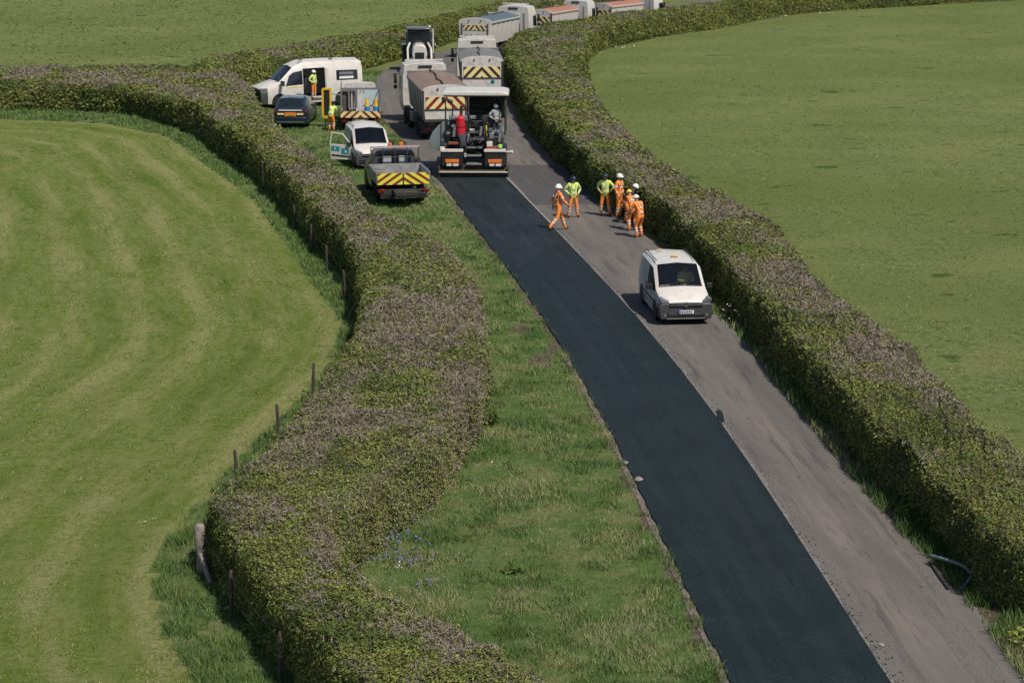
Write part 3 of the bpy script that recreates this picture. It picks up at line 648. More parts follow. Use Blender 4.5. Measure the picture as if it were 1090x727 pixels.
# bulge of spilt mix on the joint
bl = MB(); c0 = at(766, 443); g0 = random.Random(5); ring = [(c0.x+.10*math.cos(a)*(1+g0.uniform(-.45, .35)), c0.y+.8*math.sin(a)*(1+g0.uniform(-.45, .3)), 0.0) for a in [2*math.pi*k/18 for k in range(18)]]
bl.add([(x, y, .012) for x, y, z in ring]+[(c0.x+(x-c0.x)*.8, c0.y+(y-c0.y)*.8, .038) for x, y, z in ring], [tuple(range(18, 36))]+[(k, (k+1) % 18, 18+(k+1) % 18, 18+k) for k in range(18)])
tag(bl.build('asphalt_spill', bpy.data.materials['fresh_asphalt']), kind='structure')
# crumbs of mix along both edges of the fresh lane
g0 = np.random.default_rng(77); Vc = []
for ln, off, n0 in ((fr[:15], .14, 380), (fl[:15], -.08, 300)):
    sm = smooth_line([Vector((*p, 0)) for p in ln], 12)
    for k in range(n0):
        p = sm[g0.integers(0, len(sm)-1)]; q = sm[min(len(sm)-1, 1)]; x = p.x+off*0.3+abs(g0.normal(0, .12))*(1 if off > 0 else -1); y = p.y+g0.uniform(-1.2, 1.2); s = g0.uniform(.006, .02)
        Vc += [(x-s, y-s, .016), (x+s, y-s, .016), (x+s*.6, y+s, .03), (x-s*.7, y+s, .028)]
oc = raw_mesh('asphalt_crumbs', np.array(Vc), np.arange(len(Vc)).reshape(-1, 4), [bpy.data.materials['fresh_asphalt']]); tag(oc, 'loose crumbs of black mix scattered along the edges of the fresh lane', 'crumbs', kind='stuff')
# blossoms
def blossoms(name, spots, mats, label, cat, spread, n, size, seed):
    g = np.random.default_rng(seed); Vv = []
    for (px, py, z) in spots:
        p = at(px, py, z)
        for k in range(n):
            q = np.array(p)+g.normal(0, 1, 3)*np.array([spread, spread, 0.04 if z < 0.4 else 0.09]); q[2] = max(q[2], 0.08)
            u = g.normal(0, 1, 3); u /= np.linalg.norm(u); w_ = np.cross(u, [0.3, 0.2, 0.9]); w_ /= np.linalg.norm(w_); s = size*(0.6+g.random()*0.6)
            Vv += [q-u*s, q-w_*s, q+u*s, q+w_*s]
    V = np.array(Vv); F = np.arange(len(V)).reshape(-1, 4)
    o = raw_mesh(name, V, F, mats, g.integers(0, len(mats), len(F))); return tag(o, label, cat, kind='stuff')
blueM = plain('bluebell_petal', (0.10, 0.12, 0.27)); whiteM = plain('white_petal', (0.7, 0.72, 0.66)); yelM = plain('yellow_petal', (0.7, 0.5, 0.03))
blossoms('bluebells', [(404, 568, .15), (412, 575, .15), (421, 571, .16), (410, 592, .15), (437, 556, .15), (441, 574, .15), (424, 590, .14), (455, 618, .12), (446, 596, .13), (399, 585, .15)], [blueM], 'patch of bluebells in the grass beside the left hedge', 'bluebells', 0.22, 26, 0.034, 41)
blossoms('white_flowers', [(424, 602, .15), (428, 597, .15), (456, 545, .15), (514, 372, .2), (516, 350, .2), (512, 396, .2), (519, 365, .2), (526, 493, .15), (230, 646, .15), (243, 647, .15), (243, 627, .2), (152, 556, .05), (163, 554, .05)], [whiteM], 'small white flowers dotted along the foot of the left hedge', 'wild flowers', 0.06, 7, 0.02, 42)
blossoms('cow_parsley', [(864, 401, .35), (859, 395, .5), (885, 418, .4), (872, 430, .3), (832, 371, .5), (882, 429, .3), (776, 327, .5), (770, 335, .5), (788, 334, .4)], [whiteM], 'white cow parsley blossom at the foot of the right hedge', 'wild flowers', 0.10, 12, 0.026, 43)
blossoms('daisies', [(660, 50, .1), (697, 36, .1), (835, 17, .1), (877, 14, .1), (912, 11, .1), (641, 51, .1), (760, 28, .1)], [whiteM, gM[2]], 'pale weeds and white blossom along the far hedge foot in the pasture', 'wild flowers', 0.5, 26, 0.06, 44)
blossoms('buttercups', [(226, 525, .1), (460, 528, .1), (620, 128, .1), (735, 640, .1)], [yelM], 'single yellow buttercups in the long grass', 'wild flowers', 0.05, 4, 0.02, 45)

# ------------------------------------------------------------ stock fence along the left hedge
posts = [(184, 133, 1.0, 'pale fence post where the left hedge turns, beside the mown meadow', 1), (281, 199, 1.15, 'tall pale grey fence post, the palest at the left hedge level with the pickup', 1), (298, 220, 1.0, 'dark fence post next below the tall pale one', 0),
         (315, 244, 1.0, 'pinkish brown fence post third down from the hedge bend', 0), (331, 268, 1.05, 'fence post with a pale top in the middle of the upper fence run', 0), (348, 292, 1.05, 'thin fence post in front of a dark hollow in the left hedge', 0),
         (368, 320, 1.05, 'dark fence post near the widest bulge of the mown meadow', 0), (381, 347, 1.0, 'short fence post half hidden by the hedge at the tip of the meadow', 0), (333, 420, 0.9, 'short fence post peeping over the hedge below the meadow tip', 0),
         (297, 470, 1.0, 'dark fence post standing clear against the meadow, halfway down the picture', 0), (253, 522, 1.0, 'pale topped fence post just above the gnarled post', 0),
         (246, 661, 1.05, 'dark fence post in the hedge shadow below the gnarled post', 0), (298, 730, 1.05, 'brown fence post in the bottom left hedge shadow', 0)]
pp = []
for i, (px, py, h, lab, pale) in enumerate(posts):
    p = at(px, py); pp.append(p); m = MB(); r_ = 0.042 if not pale else 0.06
    dx, dy = rnd.uniform(-.06, .06), rnd.uniform(-.04, .04)
    m.tube([(0, 0, -0.1), (dx*.5, dy*.5, h*.55), (dx, dy, h-.02), (dx, dy, h)], [r_*1.05, r_, r_*.95, r_*.75], 8)
    o = m.build('fence_post', wood if pale else wooddk, bevel=0.004); o.location = p; tag(o, lab, 'post', 'posts of the wire stock fence')
p = at(214, 608); m = MB()
m.tube([(0, 0, -0.1), (0.03, 0, .35), (-0.02, 0, .7), (0.0, 0, 1.0), (0.0, 0, 1.05)], [0.12, 0.105, 0.11, 0.115, 0.08], 10)
g_post = m.build('gnarled_post', wood, ang=60); g_post.location = p; tag(g_post, 'thick gnarled grey post standing clear of the hedge at lower left', 'post')
q = at(224, 622); m = MB(); m.tube([(0, 0, 0.03), ((p.x-q.x)*.5, (p.y-q.y)*.5, .22), ((p.x-q.x)*.93, (p.y-q.y)*.93-.1, .45)], [0.05, 0.055, 0.045], 8)
o = m.build('broken_stake', wood); o.location = (q.x, q.y, 0); tag(o, 'broken stake leaning on the gnarled post at lower left', 'stake')
wire = mat('galvanised_wire', (0.15, 0.15, 0.145), 0.4, metal=0.7)
seq = pp[:11]+[p]+pp[11:]+[at(370, 770)]
for hz, lab in ((0.9, 'top wire strand of the stock fence along the left hedge'), (0.5, 'lower wire strand of the stock fence along the left hedge')):
    m = MB(); pts = []
    for a, b in zip(seq[:-1], seq[1:]):
        for k in range(4): t = k/4; s = a.lerp(b, t); pts.append((s.x+.05, s.y-.05, hz-0.05*math.sin(math.pi*t)))
    m.tube(pts, 0.0025, 4); tag(m.build('fence_wire', wire), lab, 'wire')

# ------------------------------------------------------------ debris by the roadside
def rock(px, py, r_, lab, sc=(1, 1, .5), mt=stone, seed=0, name='stone'):
    g = random.Random(seed); m = MB(); m.ball((0, 0, 0), r_, n=10, sc=sc); m.v = [(x*(1+g.uniform(-.2, .2)), y*(1+g.uniform(-.2, .2)), z*(1+g.uniform(-.2, .2))) for x, y, z in m.v]
    o = m.build(name, mt, smooth=False); q = at(px, py); o.location = (q.x, q.y, 0.01+r_*sc[2]*.4); return tag(o, lab, 'stone')
rock(938, 687, .06, 'white stone on the old asphalt close to the bottom of the picture', seed=1)
rock(680, 512, .11, 'broken kerb lump jutting into the edge of the fresh asphalt', (1, 1.4, .55), seed=2, name='kerb_fragment')
rock(666, 494, .08, 'pale kerb chip above the broken kerb lump', (1, 1.5, .6), seed=3, name='kerb_fragment')
rock(674, 503, .07, 'flat pale kerb chip touching the broken kerb lump', (1.3, 1, .4), seed=4, name='kerb_fragment')
rock(824, 533, .035, 'tiny pale stone on the joint between old and fresh asphalt', seed=5)
rock(1073, 632, .07, 'small grey stone in the shade at the right edge', seed=6)
m = MB(); A_ = at(991, 592, .25); pts = [at(991, 591, .22), at(1005, 595, .28), at(1018, 599, .3), at(1028, 604, .28), at(1034, 611, .2), at(1030, 619, .1), at(1022, 627, .05)]
m.tube([tuple(v_) for v_ in smooth_line(pts, 4)], 0.035, 8)
o = m.build('drain_pipe', bluepl); tag(o, 'bent pale blue plastic pipe lying at the right road edge below the hedge', 'pipe')
m = MB(); m.tube([tuple(at(990, 597, .05)), tuple(at(1000, 612, .05)), tuple(at(1010, 626, .05))], 0.03, 6); o = m.build('edging_bar', wooddk); tag(o, 'dark bar along the road edge next to the bent blue pipe', 'bar')
for i, (px, py, s) in enumerate([(981, 605, .018), (985, 612, .02), (990, 619, .018), (978, 614, .016), (995, 615, .018), (983, 622, .02)]):
    rock(px, py, s, 'loose pebbles on the road beside the bent blue pipe', (1.6, 1, .5), seed=20+i, name='pebble')['group'] = 'pebbles beside the bent blue pipe'

# ------------------------------------------------------------ vehicle kit (forward is local -Y)
def wheel(parent, x, y, r, wd, rim=grey, name='wheel'):
    s = 1 if x > 0 else -1; m = MB()
    prof = [(r*.58, -wd/2), (r*.9, -wd/2), (r, -wd*.32), (r, wd*.32), (r*.9, wd/2), (r*.58, wd/2)]
    n = 22; vs_ = []; fs = []
    for k in range(n):
        a = 2*math.pi*k/n
        for rr, t in prof: vs_.append((t, rr*math.cos(a), rr*math.sin(a)))
    q = len(prof)
    for k in range(n):
        for i in range(q): fs.append((k*q+i, k*q+(i+1) % q, ((k+1) % n)*q+(i+1) % q, ((k+1) % n)*q+i))
    m.add(vs_, fs); o = m.build(name, rubber, parent); o.location = (x, y, r)
    m = MB(); m.tube([(-wd*.2, 0, 0), (wd*.2, 0, 0)], r*.58, 18); m.tube([(s*wd*.18, 0, 0), (s*wd*.34, 0, 0)], [r*.5, r*.2], 12)
    for k in range(5):
        a = 2*math.pi*k/5; m.box((s*wd*.24, r*.34*math.cos(a), r*.34*math.sin(a)), (wd*.08, r*.42, r*.12), 0, rx=a)
    m.build('rim', rim, o); return o
class Loft:
    """car body: stations of half sections [(x, z) ...] from sill to roof centre"""
    def __init__(s, st):
        s.st = []
        for y, half in st:
            L = [(-x, y, z) for x, z in half]; Rr = [(x, y, z) for x, z in half[:-1]][::-1]; s.st.append([Vector(p) for p in L+Rr])
        s.m = len(s.st[0])
    def S(s, a, u):
        i = min(int(a), len(s.st)-2); j = min(int(u), s.m-2); fa = a-i; fu = u-j
        P = s.st[i][j].lerp(s.st[i][j+1], fu); Q = s.st[i+1][j].lerp(s.st[i+1][j+1], fu); return P.lerp(Q, fa)
    def body(s, name, mats, parent, skip=(), sub=3, bevel=0.0):
        m = MB(); nS = len(s.st)
        for i in range(nS-1):
            for j in range(s.m-1):
                if (i, j) in skip: continue
                m.add([s.st[i][j], s.st[i][j+1], s.st[i+1][j+1], s.st[i+1][j]], [(0, 1, 2, 3)])
            m.add([s.st[i][0], s.st[i+1][0], s.st[i+1][-1], s.st[i][-1]], [(0, 1, 2, 3)])
        m.add(s.st[0], [tuple(range(s.m))]); m.add(s.st[-1], [tuple(range(s.m))[::-1]])
        return m.build(name, mats, parent, ang=32)
    def panel(s, name, mt, parent, quad, off=0.008, n=4, label=None):
        """quad: four (station, ring) corners in order; a thin raised patch that follows the body"""
        m = MB(); c = s.S(sum(q[0] for q in quad)/4, sum(q[1] for q in quad)/4); cen = Vector((0, c.y, 0.8))
        P = []; a, b, d, e = quad
        for i in range(n+1):
            for j in range(n+1):
                t, u = i/n, j/n
                q = [(a[k]*(1-t)+e[k]*t)*(1-u)+(b[k]*(1-t)+d[k]*t)*u for k in (0, 1)]
                P.append(q)
        pts = [s.S(*q) for q in P]
        nr = (pts[n]-pts[0]).cross(pts[-n-1]-pts[0]).normalized()
        if nr.dot(c-cen) < 0: nr = -nr
        vs_ = [p+nr*off for p in pts]+[p-nr*0.004 for p in pts]; k = (n+1)**2; fs = []
        for i in range(n):
            for j in range(n):
                q = i*(n+1)+j; fs.append((q, q+1, q+n+2, q+n+1))
        for i in range(n):
            for (p, q) in ((i, i+1), (n*(n+1)+i, n*(n+1)+i+1), (i*(n+1), (i+1)*(n+1)), (i*(n+1)+n, (i+1)*(n+1)+n)): fs.append((p, q, q+k, p+k))
        m.add(vs_, fs); return m.build(name, mt, parent, ang=40, label=label)
def clip_stripe(w_, h, x0, dx, slope):
    """parallelogram x in [x0+slope*z, x0+slope*z+dx] clipped to the board 0..w_, 0..h"""
    poly = [(x0, 0), (x0+dx, 0), (x0+dx+slope*h, h), (x0+slope*h, h)]
    for (sg, lim) in ((1, 0), (-1, w_)):
        out = []
        for i in range(len(poly)):
            a, b = poly[i], poly[(i+1) % len(poly)]; ia = sg*a[0] >= sg*lim; ib = sg*b[0] >= sg*lim
            if ia: out.append(a)
            if ia != ib: t = (lim-a[0])/(b[0]-a[0]); out.append((lim, a[1]+t*(b[1]-a[1])))
        poly = out
        if not poly: return None
    return poly
def chevrons(parent, xc, y, z0, w_, h, base, stripe, pitch=0.36, slope=0.9, face=1, name='chevron_board', thick=0.012):
    """rear board in the x-z plane at y, stripes rising towards the middle; face=+1 looks to +y"""
    m = MB(); m.box((xc, y, z0+h/2), (w_, thick, h)); o = m.build(name, base, parent)
    m = MB(); hw = w_/2
    for side in (1, -1):
        x = -slope*h-pitch
        while x < hw:
            p = clip_stripe(hw, h, x, pitch*0.42, slope)
            if p and len(p) > 2:
                q = [((-hw+u) if side == 1 else (hw-u), v) for u, v in p]
                m.prism([(xc+u, z0+v) for u, v in q], 'y', y+face*thick*0.5+face*0.001, y+face*(thick*0.5+0.005))
            x += pitch
    if m.v: m.build('stripes', stripe, o, smooth=False)
    return o
def plate(parent, x, y, z, face, mt, w_=0.52, h=0.115, band=False):
    m = MB(); m.box((x, y, z), (w_, 0.014, h)); o = m.build('number_plate', mt, parent)
    m = MB(); g = random.Random(int(abs(x*100+y*10)+z*7))
    for k in range(7):
        xx = x-w_*.36+k*w_*.115; m.box((xx, y+face*0.0085, z), (w_*.07, 0.003, h*.62))
    m.build('plate_marks', cloth, o)
    if band: m = MB(); m.box((x+face*w_*.46, y+face*0.0095, z), (w_*.08, 0.004, h)); m.build('plate_band', plateB, o)
    return o
def arch(parent, x, y, r, name='wheel_arch'):
    s = 1 if x > 0 else -1; m = MB(); P = [(y+r*math.cos(a), r*.93+r*math.sin(a)) for a in [math.pi*k/14 for k in range(15)]]
    P = [(y+r, .2)]+P+[(y-r, .2)]
    m.prism([(u, v) for u, v in P], 'x', x-s*.25, x+s*0.004); return m.build(name, black, parent)
def seats(parent, rows, z=0.55, w_=0.5, xs=(-.38, .38)):
    for y in rows:
        for x in xs:
            m = MB(); m.box((x, y, z), (w_, .5, .14)); m.box((x, y+.26, z+.38), (w_*.92, .13, .68), rx=-.12); m.box((x, y+.30, z+.80), (w_*.45, .09, .18))
            m.build('seat', charcoal, parent, bevel=.03)
def mirror(parent, x, y, z, mt=black, s=1.0):
    m = MB(); sg = 1 if x > 0 else -1; m.box((x+sg*.13*s, y, z), (.2*s, .09*s, .17*s)); m.tube([(x, y, z-.04), (x+sg*.1*s, y, z-.04)], .02, 6)
    return m.build('wing_mirror', mt, parent, bevel=.02)

# ------------------------------------------------------------ people
def person(loc, rz, top, legs, hat, label, group=None, pose=None, vest=None, hairc=False, scale=1.0, yel=False, clothes=None):
    """one continuous skinned body facing local -Y, clothes and helmet as parts"""
    p = dict(pelvis=(0, 0, .96), belly=(0, .0, 1.12), chest=(0, .01, 1.34), neck=(0, .0, 1.50), head=(0, -.01, 1.58), crown=(0, -.01, 1.70),
             sL=(-.19, .01, 1.44), eL=(-.27, .04, 1.17), wL=(-.25, -.08, .93), sR=(.19, .01, 1.44), eR=(.27, .04, 1.17), wR=(.25, -.08, .93),
             hL=(-.10, 0, .90), kL=(-.13, -.02, .50), aL=(-.14, .03, .09), tL=(-.16, -.13, .045), hR=(.10, 0, .90), kR=(.13, -.02, .50), aR=(.14, .03, .09), tR=(.16, -.13, .045))
    if pose: p.update(pose)
    names = list(p); idx = {k: i for i, k in enumerate(names)}
    rad = dict(pelvis=.150, belly=.142, chest=.160, neck=.060, head=.082, crown=.080, sL=.082, eL=.056, wL=.040, sR=.082, eR=.056, wR=.040,
               hL=.102, kL=.075, aL=.062, tL=.045, hR=.102, kR=.075, aR=.062, tR=.045)
    E_ = [('pelvis', 'belly'), ('belly', 'chest'), ('chest', 'neck'), ('neck', 'head'), ('head', 'crown'), ('chest', 'sL'), ('sL', 'eL'), ('eL', 'wL'), ('chest', 'sR'), ('sR', 'eR'), ('eR', 'wR'),
          ('pelvis', 'hL'), ('hL', 'kL'), ('kL', 'aL'), ('aL', 'tL'), ('pelvis', 'hR'), ('hR', 'kR'), ('kR', 'aR'), ('aR', 'tR')]
    def skinned(V, E, Rd, rootv, sub=1):
        me = bpy.data.meshes.new('tmp'); me.from_pydata(V, E, []); o = bpy.data.objects.new('tmp', me); col.objects.link(o)
        md_ = o.modifiers.new('s', 'SKIN'); md_.use_smooth_shade = True
        for i, r_ in enumerate(Rd): sv = me.skin_vertices[0].data[i]; sv.radius = (r_, r_); sv.use_root = (i == rootv)
        ms = o.modifiers.new('u', 'SUBSURF'); ms.levels = sub; ms.render_levels = sub
        dg = bpy.context.evaluated_depsgraph_get(); out = bpy.data.meshes.new_from_object(o.evaluated_get(dg))
        bpy.data.objects.remove(o); bpy.data.meshes.remove(me); return out
    body = skinned([p[k] for k in names], [(idx[a], idx[b]) for a, b in E_], [rad[k] for k in names], idx['pelvis'], 2)
    bm = bmesh.new(); bm.from_mesh(body)
    hands = MB()
    for sd, sg in (('L', -1), ('R', 1)):
        wv = Vector(p['w'+sd]); d = (wv-Vector(p['e'+sd])).normalized(); side = d.cross(Vector((0, 1, 0)))
        side = side.normalized() if side.length > .1 else Vector((1, 0, 0)); fw = side.cross(d).normalized()
        hands.tube([wv-d*.02, wv+d*.03, wv+d*.09], [.028, .036, .038], 8)
        for k, (o_, L) in enumerate(((-.030, .062), (-.010, .074), (.010, .070), (.029, .055))):
            b = wv+d*.085+fw*o_; hands.tube([b, b+d*L*.55+side*sg*.006, b+d*L*.9-side*sg*.016], [.0105, .0095, .0075], 6)
        b = wv+d*.03-fw*.03; hands.tube([b, b+d*.035-fw*.022, b+d*.06-fw*.026-side*sg*.012], [.013, .0115, .009], 6)
    hd = Vector(p['head']); cr = Vector(p['crown']); up = (cr-hd).normalized(); fwd = Vector((0, -1, 0)); fwd = (fwd-up*fwd.dot(up)).normalized(); rt = fwd.cross(up)
    fc = hd+up*.045
    hands.tube([fc+fwd*.068+up*.022, fc+fwd*.108-up*.006, fc+fwd*.082-up*.016], [.008, .016, .012], 6)     # nose
    for sg in (-1, 1): hands.ball(tuple(fc+rt*sg*.083-fwd*-.0), .024, n=8, sc=(.5, .8, 1.1))                  # ears
    tm = bpy.data.meshes.new('t'); tm.from_pydata(hands.v, [], hands.f); nb = len(bm.faces); bm.from_mesh(tm); bm.faces.ensure_lookup_table()
    segs = {'top': [('pelvis', 'belly'), ('belly', 'chest'), ('chest', 'sL'), ('sL', 'eL'), ('eL', 'wL'), ('chest', 'sR'), ('sR', 'eR'), ('eR', 'wR')],
            'legs': [('hL', 'kL'), ('kL', 'aL'), ('hR', 'kR'), ('kR', 'aR'), ('hL', 'hR')], 'skin': [('neck', 'head'), ('head', 'crown')], 'boot': [('aL', 'tL'), ('aR', 'tR')]}
    order = ['skin', 'top', 'legs', 'boot']
    def dseg(q, a, b): a = Vector(a); b = Vector(b); u = max(0, min(1, (q-a).dot(b-a)/max((b-a).length_squared, 1e-9))); return (a+(b-a)*u-q).length
    for f in bm.faces:
        if f.index >= nb: f.material_index = 0; f.smooth = True; continue
        c = f.calc_center_median(); best = 9; mi = 1
        for k, nm in enumerate(order):
            for a, b in segs[nm]:
                d = dseg(c, p[a], p[b])-0.5*(rad[a]+rad[b])
                if d < best: best = d; mi = k
        f.material_index = mi; f.smooth = True
    me = bpy.data.meshes.new('person'); bm.to_mesh(me); bm.free(); bpy.data.meshes.remove(body); bpy.data.meshes.remove(tm)
    for m_ in (skin, top, legs, boot): me.materials.append(m_)
    o = bpy.data.objects.new('person', me); col.objects.link(o); o.location = loc; o.rotation_euler = (0, 0, rz); o.scale = (scale,)*3
    tag(o, label, 'person', group)
    # face details
    for sg in (-1, 1): MB().ball(tuple(fc+rt*sg*.030+fwd*.074+up*.022), .0105, n=6).build('eye', cloth, o)
    m = MB(); m.box(tuple(fc+fwd*.076-up*.045), (.045, .008, .010)); m.build('mouth', redlamp, o)
    # helmet or hair
    top_c = hd+up*.085
    M = Matrix.Translation(top_c) @ (Matrix((rt, -fwd, up)).transposed().to_4x4())
    m = MB(); b_ = MB(); b_.ball((0, 0, 0.0), .128 if not hairc else .108, n=16, sc=(.92, 1.08, .98), half=True)
    m.add(b_.v, b_.f, 0, M)
    if not hairc:
        b_ = MB(); ring = []; N = 20
        for k in range(N):
            a = 2*math.pi*k/N; e = 1.0+(0.28 if math.sin(a) < -0.55 else 0.07); ring.append((.119*math.cos(a)*e, .138*math.sin(a)*e, -.004))
        vs_ = ring+[(x, y, z-.012) for x, y, z in ring]; b_.add(vs_, [tuple(range(N)), tuple(range(2*N-1, N-1, -1))]+[(k, (k+1) % N, N+(k+1) % N, N+k) for k in range(N)])
        b_.box((0, .0, .122), (.03, .16, .02)); m.add(b_.v, b_.f, 0, M)
    m.build('helmet' if not hairc else 'hair', hat, o, ang=50)
    # reflective bands round torso, arms and legs
    def band(a, b, t, r_, w_=.028):
        A = Vector(p[a]); B = Vector(p[b]); c = A.lerp(B, t); d = (B-A).normalized(); MB().tube([c-d*w_, c+d*w_], [r_]*2, 14, cap=False).build('reflective_tape', refl, o)
    if top is not cloth:
        band('pelvis', 'belly', .55, .154); band('belly', 'chest', .55, .160); band('eL', 'wL', .45, .053); band('eR', 'wR', .45, .053); band('sL', 'eL', .55, .073); band('sR', 'eR', .55, .073)
        for sg in (-1, 1):
            MB().tube([Vector(p['chest'])+Vector((sg*.085, -.145, -.02)), Vector(p['chest'])+Vector((sg*.105, -.10, .115)), Vector(p['chest'])+Vector((sg*.10, .10, .115)), Vector(p['chest'])+Vector((sg*.085, .165, -.02))], .016, 6).build('reflective_brace', refl, o)
    for sd in 'LR': band('k'+sd, 'a'+sd, .25, .075); band('k'+sd, 'a'+sd, .52, .072)
    return o
STANDP = {}
def sit_pose(drop=.42):
    return dict(pelvis=(0, 0, .56), belly=(0, .02, .70), chest=(0, .04, .94), neck=(0, .03, 1.10), head=(0, .01, 1.18), crown=(0, .0, 1.30), sL=(-.19, .03, 1.04), eL=(-.25, -.12, .82), wL=(-.16, -.38, .86),
                sR=(.19, .03, 1.04), eR=(.25, -.12, .82), wR=(.16, -.38, .86), hL=(-.10, -.02, .54), kL=(-.13, -.44, .52), aL=(-.13, -.50, .12), tL=(-.13, -.65, .06), hR=(.10, -.02, .54), kR=(.13, -.44, .52), aR=(.13, -.50, .12), tR=(.13, -.65, .06))

# ------------------------------------------------------------ small van on the road
def small_van(root, glassopen=True, door_open=False, W=.90):
    st = [(-2.20, [(.62, .26), (.74, .44), (.76, .60), (.72, .70), (.60, .76), (0, .79)]),
          (-2.10, [(.76, .22), (.84, .46), (.86, .70), (.82, .82), (.70, .87), (0, .90)]),
          (-1.55, [(.86, .22), (.89, .50), (.89, .86), (.85, .97), (.73, 1.03), (0, 1.07)]),
          (-1.20, [(.88, .22), (.90, .52), (.895, .95), (.85, 1.06), (.74, 1.11), (0, 1.14)]),
          (-0.42, [(.88, .22), (.90, .55), (.895, 1.00), (.80, 1.62), (.68, 1.73), (0, 1.79)]),
          (0.50, [(.88, .22), (.90, .55), (.895, 1.02), (.81, 1.66), (.68, 1.78), (0, 1.83)]),
          (1.95, [(.88, .22), (.90, .55), (.895, 1.02), (.80, 1.64), (.67, 1.76), (0, 1.81)]),
          (2.20, [(.84, .30), (.87, .55), (.87, 1.02), (.76, 1.56), (.62, 1.68), (0, 1.73)])]
    L = Loft(st); skip = {(3, 4), (3, 5)}
    if glassopen: skip |= {(3, 2), (3, 7)}
    L.body('body', white, root, skip=skip)
    L.panel('windscreen', glass, root, [(3.03, 4.05), (3.03, 5.95), (3.97, 5.95), (3.97, 4.05)], .004, 4)
    # glass of the cab doors
    for a, b in ((2.02, 2.98), (7.98, 7.02)):
        if not (door_open and a < 5): L.panel('side_window', darkglass, root, [(3.30, a), (3.62, b), (4.62, b), (4.62, a)], .010, 4)
    for a, b in ((1.1, 2.9), (8.9, 7.1)): L.panel('door_gap', black, root, [(4.70, a), (4.70, b), (4.715, b), (4.715, a)], .004, 3)
    L.panel('bonnet_gap', black, root, [(2.95, 3.9), (2.95, 6.1), (3.03, 6.1), (3.03, 3.9)], .005, 4)
    # front end
    m = MB(); m.prism([(-.86, .20), (.86, .20), (.91, .42), (.91, .66), (.84, .76), (-.84, .76), (-.91, .66), (-.91, .42)], 'y', -2.27, -1.85)
    m.build('front_bumper', bumperg, root, bevel=.05)
    m = MB(); m.box((0, -2.285, .70), (1.12, .04, .11)); m.box((0, -2.285, .36), (1.25, .04, .09)); m.build('grille', black, root, bevel=.01)
    m = MB(); m.box((0, -2.31, .70), (1.10, .015, .016)); m.box((0, -2.275, .245), (1.30, .03, .04)); m.build('grille_trim', steel, root)
    m = MB(); m.tube([(0, -2.30, .725), (0, -2.325, .725)], .075, 20); em = m.build('emblem_disc', bumperg, root)
    m = MB(); rr = .072; m.tube([(rr*math.cos(a), -2.327, .725+rr*math.sin(a)) for a in [2*math.pi*k/20 for k in range(21)]], .007, 6)
    for P in ([(-.022, .690), (0, .642), (.022, .690)], [(-.058, .665), (-.030, .578), (0, .634), (.030, .578), (.058, .665)]): m.tube([(x, -2.327, z+.09) for x, z in P], .006, 6)
    m.build('emblem', steel, em)
    for sg in (-1, 1):
        m = MB(); m.prism([(sg*.56, .76), (sg*.84, .76), (sg*.885, .90), (sg*.80, .94), (sg*.58, .84)], 'y', -2.26, -1.90); m.build('headlight', lampw, root, bevel=.02)
        m = MB(); m.tube([(sg*.70, -2.27, .36), (sg*.70, -2.285, .36)], .05, 12); m.build('fog_lamp', lampw, root)
        mirror(root, sg*.90, -.95, 1.08)
        m = MB(); m.box((sg*.905, .18, 1.0), (.03, .16, .035)); m.build('door_handle', black, root)
        m = MB(); m.box((sg*.903, .60, .66), (.012, .015, .62)); m.build('door_seam', black, root)
        for y in (-1.32, 1.36): arch(root, sg*.905, y, .37)
        m = MB(); m.box((sg*.895, .02, .62), (.02, 2.0, .07)); m.build('side_moulding', bumperg, root)
        m = MB(); m.tube([(sg*.66, -.2, 1.83), (sg*.66, 1.9, 1.84)], .016, 6); m.build('roof_rail', black, root)
    for y in (-1.32, 1.36): wheel(root, -.80, y, .32, .20, steel); wheel(root, .80, y, .32, .20, steel)
    plate(root, 0, -2.305, .47, -1, plateW, band=True)
    for sg in (-1, 1): MB().tube([(sg*.55, -1.16, 1.16), (sg*.08, -1.02, 1.22)], .012, 5).build('wiper', black, root)
    m = MB(); m.box((0, -.85, .98), (1.55, .45, .10)); m.box((0, 1.0, .35), (1.6, 2.2, .04)); m.build('dashboard', black, root)
    seats(root, (.12,), z=.62)
    m = MB(); m.box((0, .52, 1.1), (1.5, .03, 1.0)); m.build('bulkhead', charcoal, root)
    m = MB(); m.tube([(.38+.17*math.cos(a), -.55+.07*math.sin(a), 1.03+.16*math.sin(a)) for a in [2*math.pi*k/14 for k in range(15)]], .014, 6); m.build('steering_wheel', black, root)
    return L
def front_at(px, py, rz, fwd_len):
    """centre position when the middle of the front (or rear) end stands on that spot"""
    q = at(px, py); return (q.x-math.sin(rz)*fwd_len, q.y+math.cos(rz)*fwd_len, 0)
van = empty('small_van', front_at(729.5, 346, R(6), 2.1), R(6), 'white small panel van driving towards the camera alone on the old asphalt lane', 'van', scale=0.955)
L = small_van(van)
m = MB(); m.box((.05, .35, 1.86), (.26, .12, .05)); m.build('roof_beacon', amber, van, bevel=.02)
m = MB(); m.box((-.25, 1.55, 1.88), (.20, .10, .04)); m.build('roof_light', amber, van, bevel=.02)
m = MB(); m.box((-.45, -.80, 1.05), (.34, .26, .03)); m.build('papers', refl, van)
m = MB(); m.box((.1, -.93, 1.045), (.28, .18, .02)); m.build('papers', refl, van)
vl = Vector(van.location); fx, fy = math.sin(R(6)), -math.cos(R(6)); rx_, ry_ = math.cos(R(6)), math.sin(R(6))
person((vl.x+rx_*.38-fx*.10, vl.y+ry_*.38-fy*.10, .20), R(8), hvY, hvO, hair, 'driver in a yellow hi-vis jacket behind the windscreen of the white van on the road', pose=sit_pose(), hairc=True)

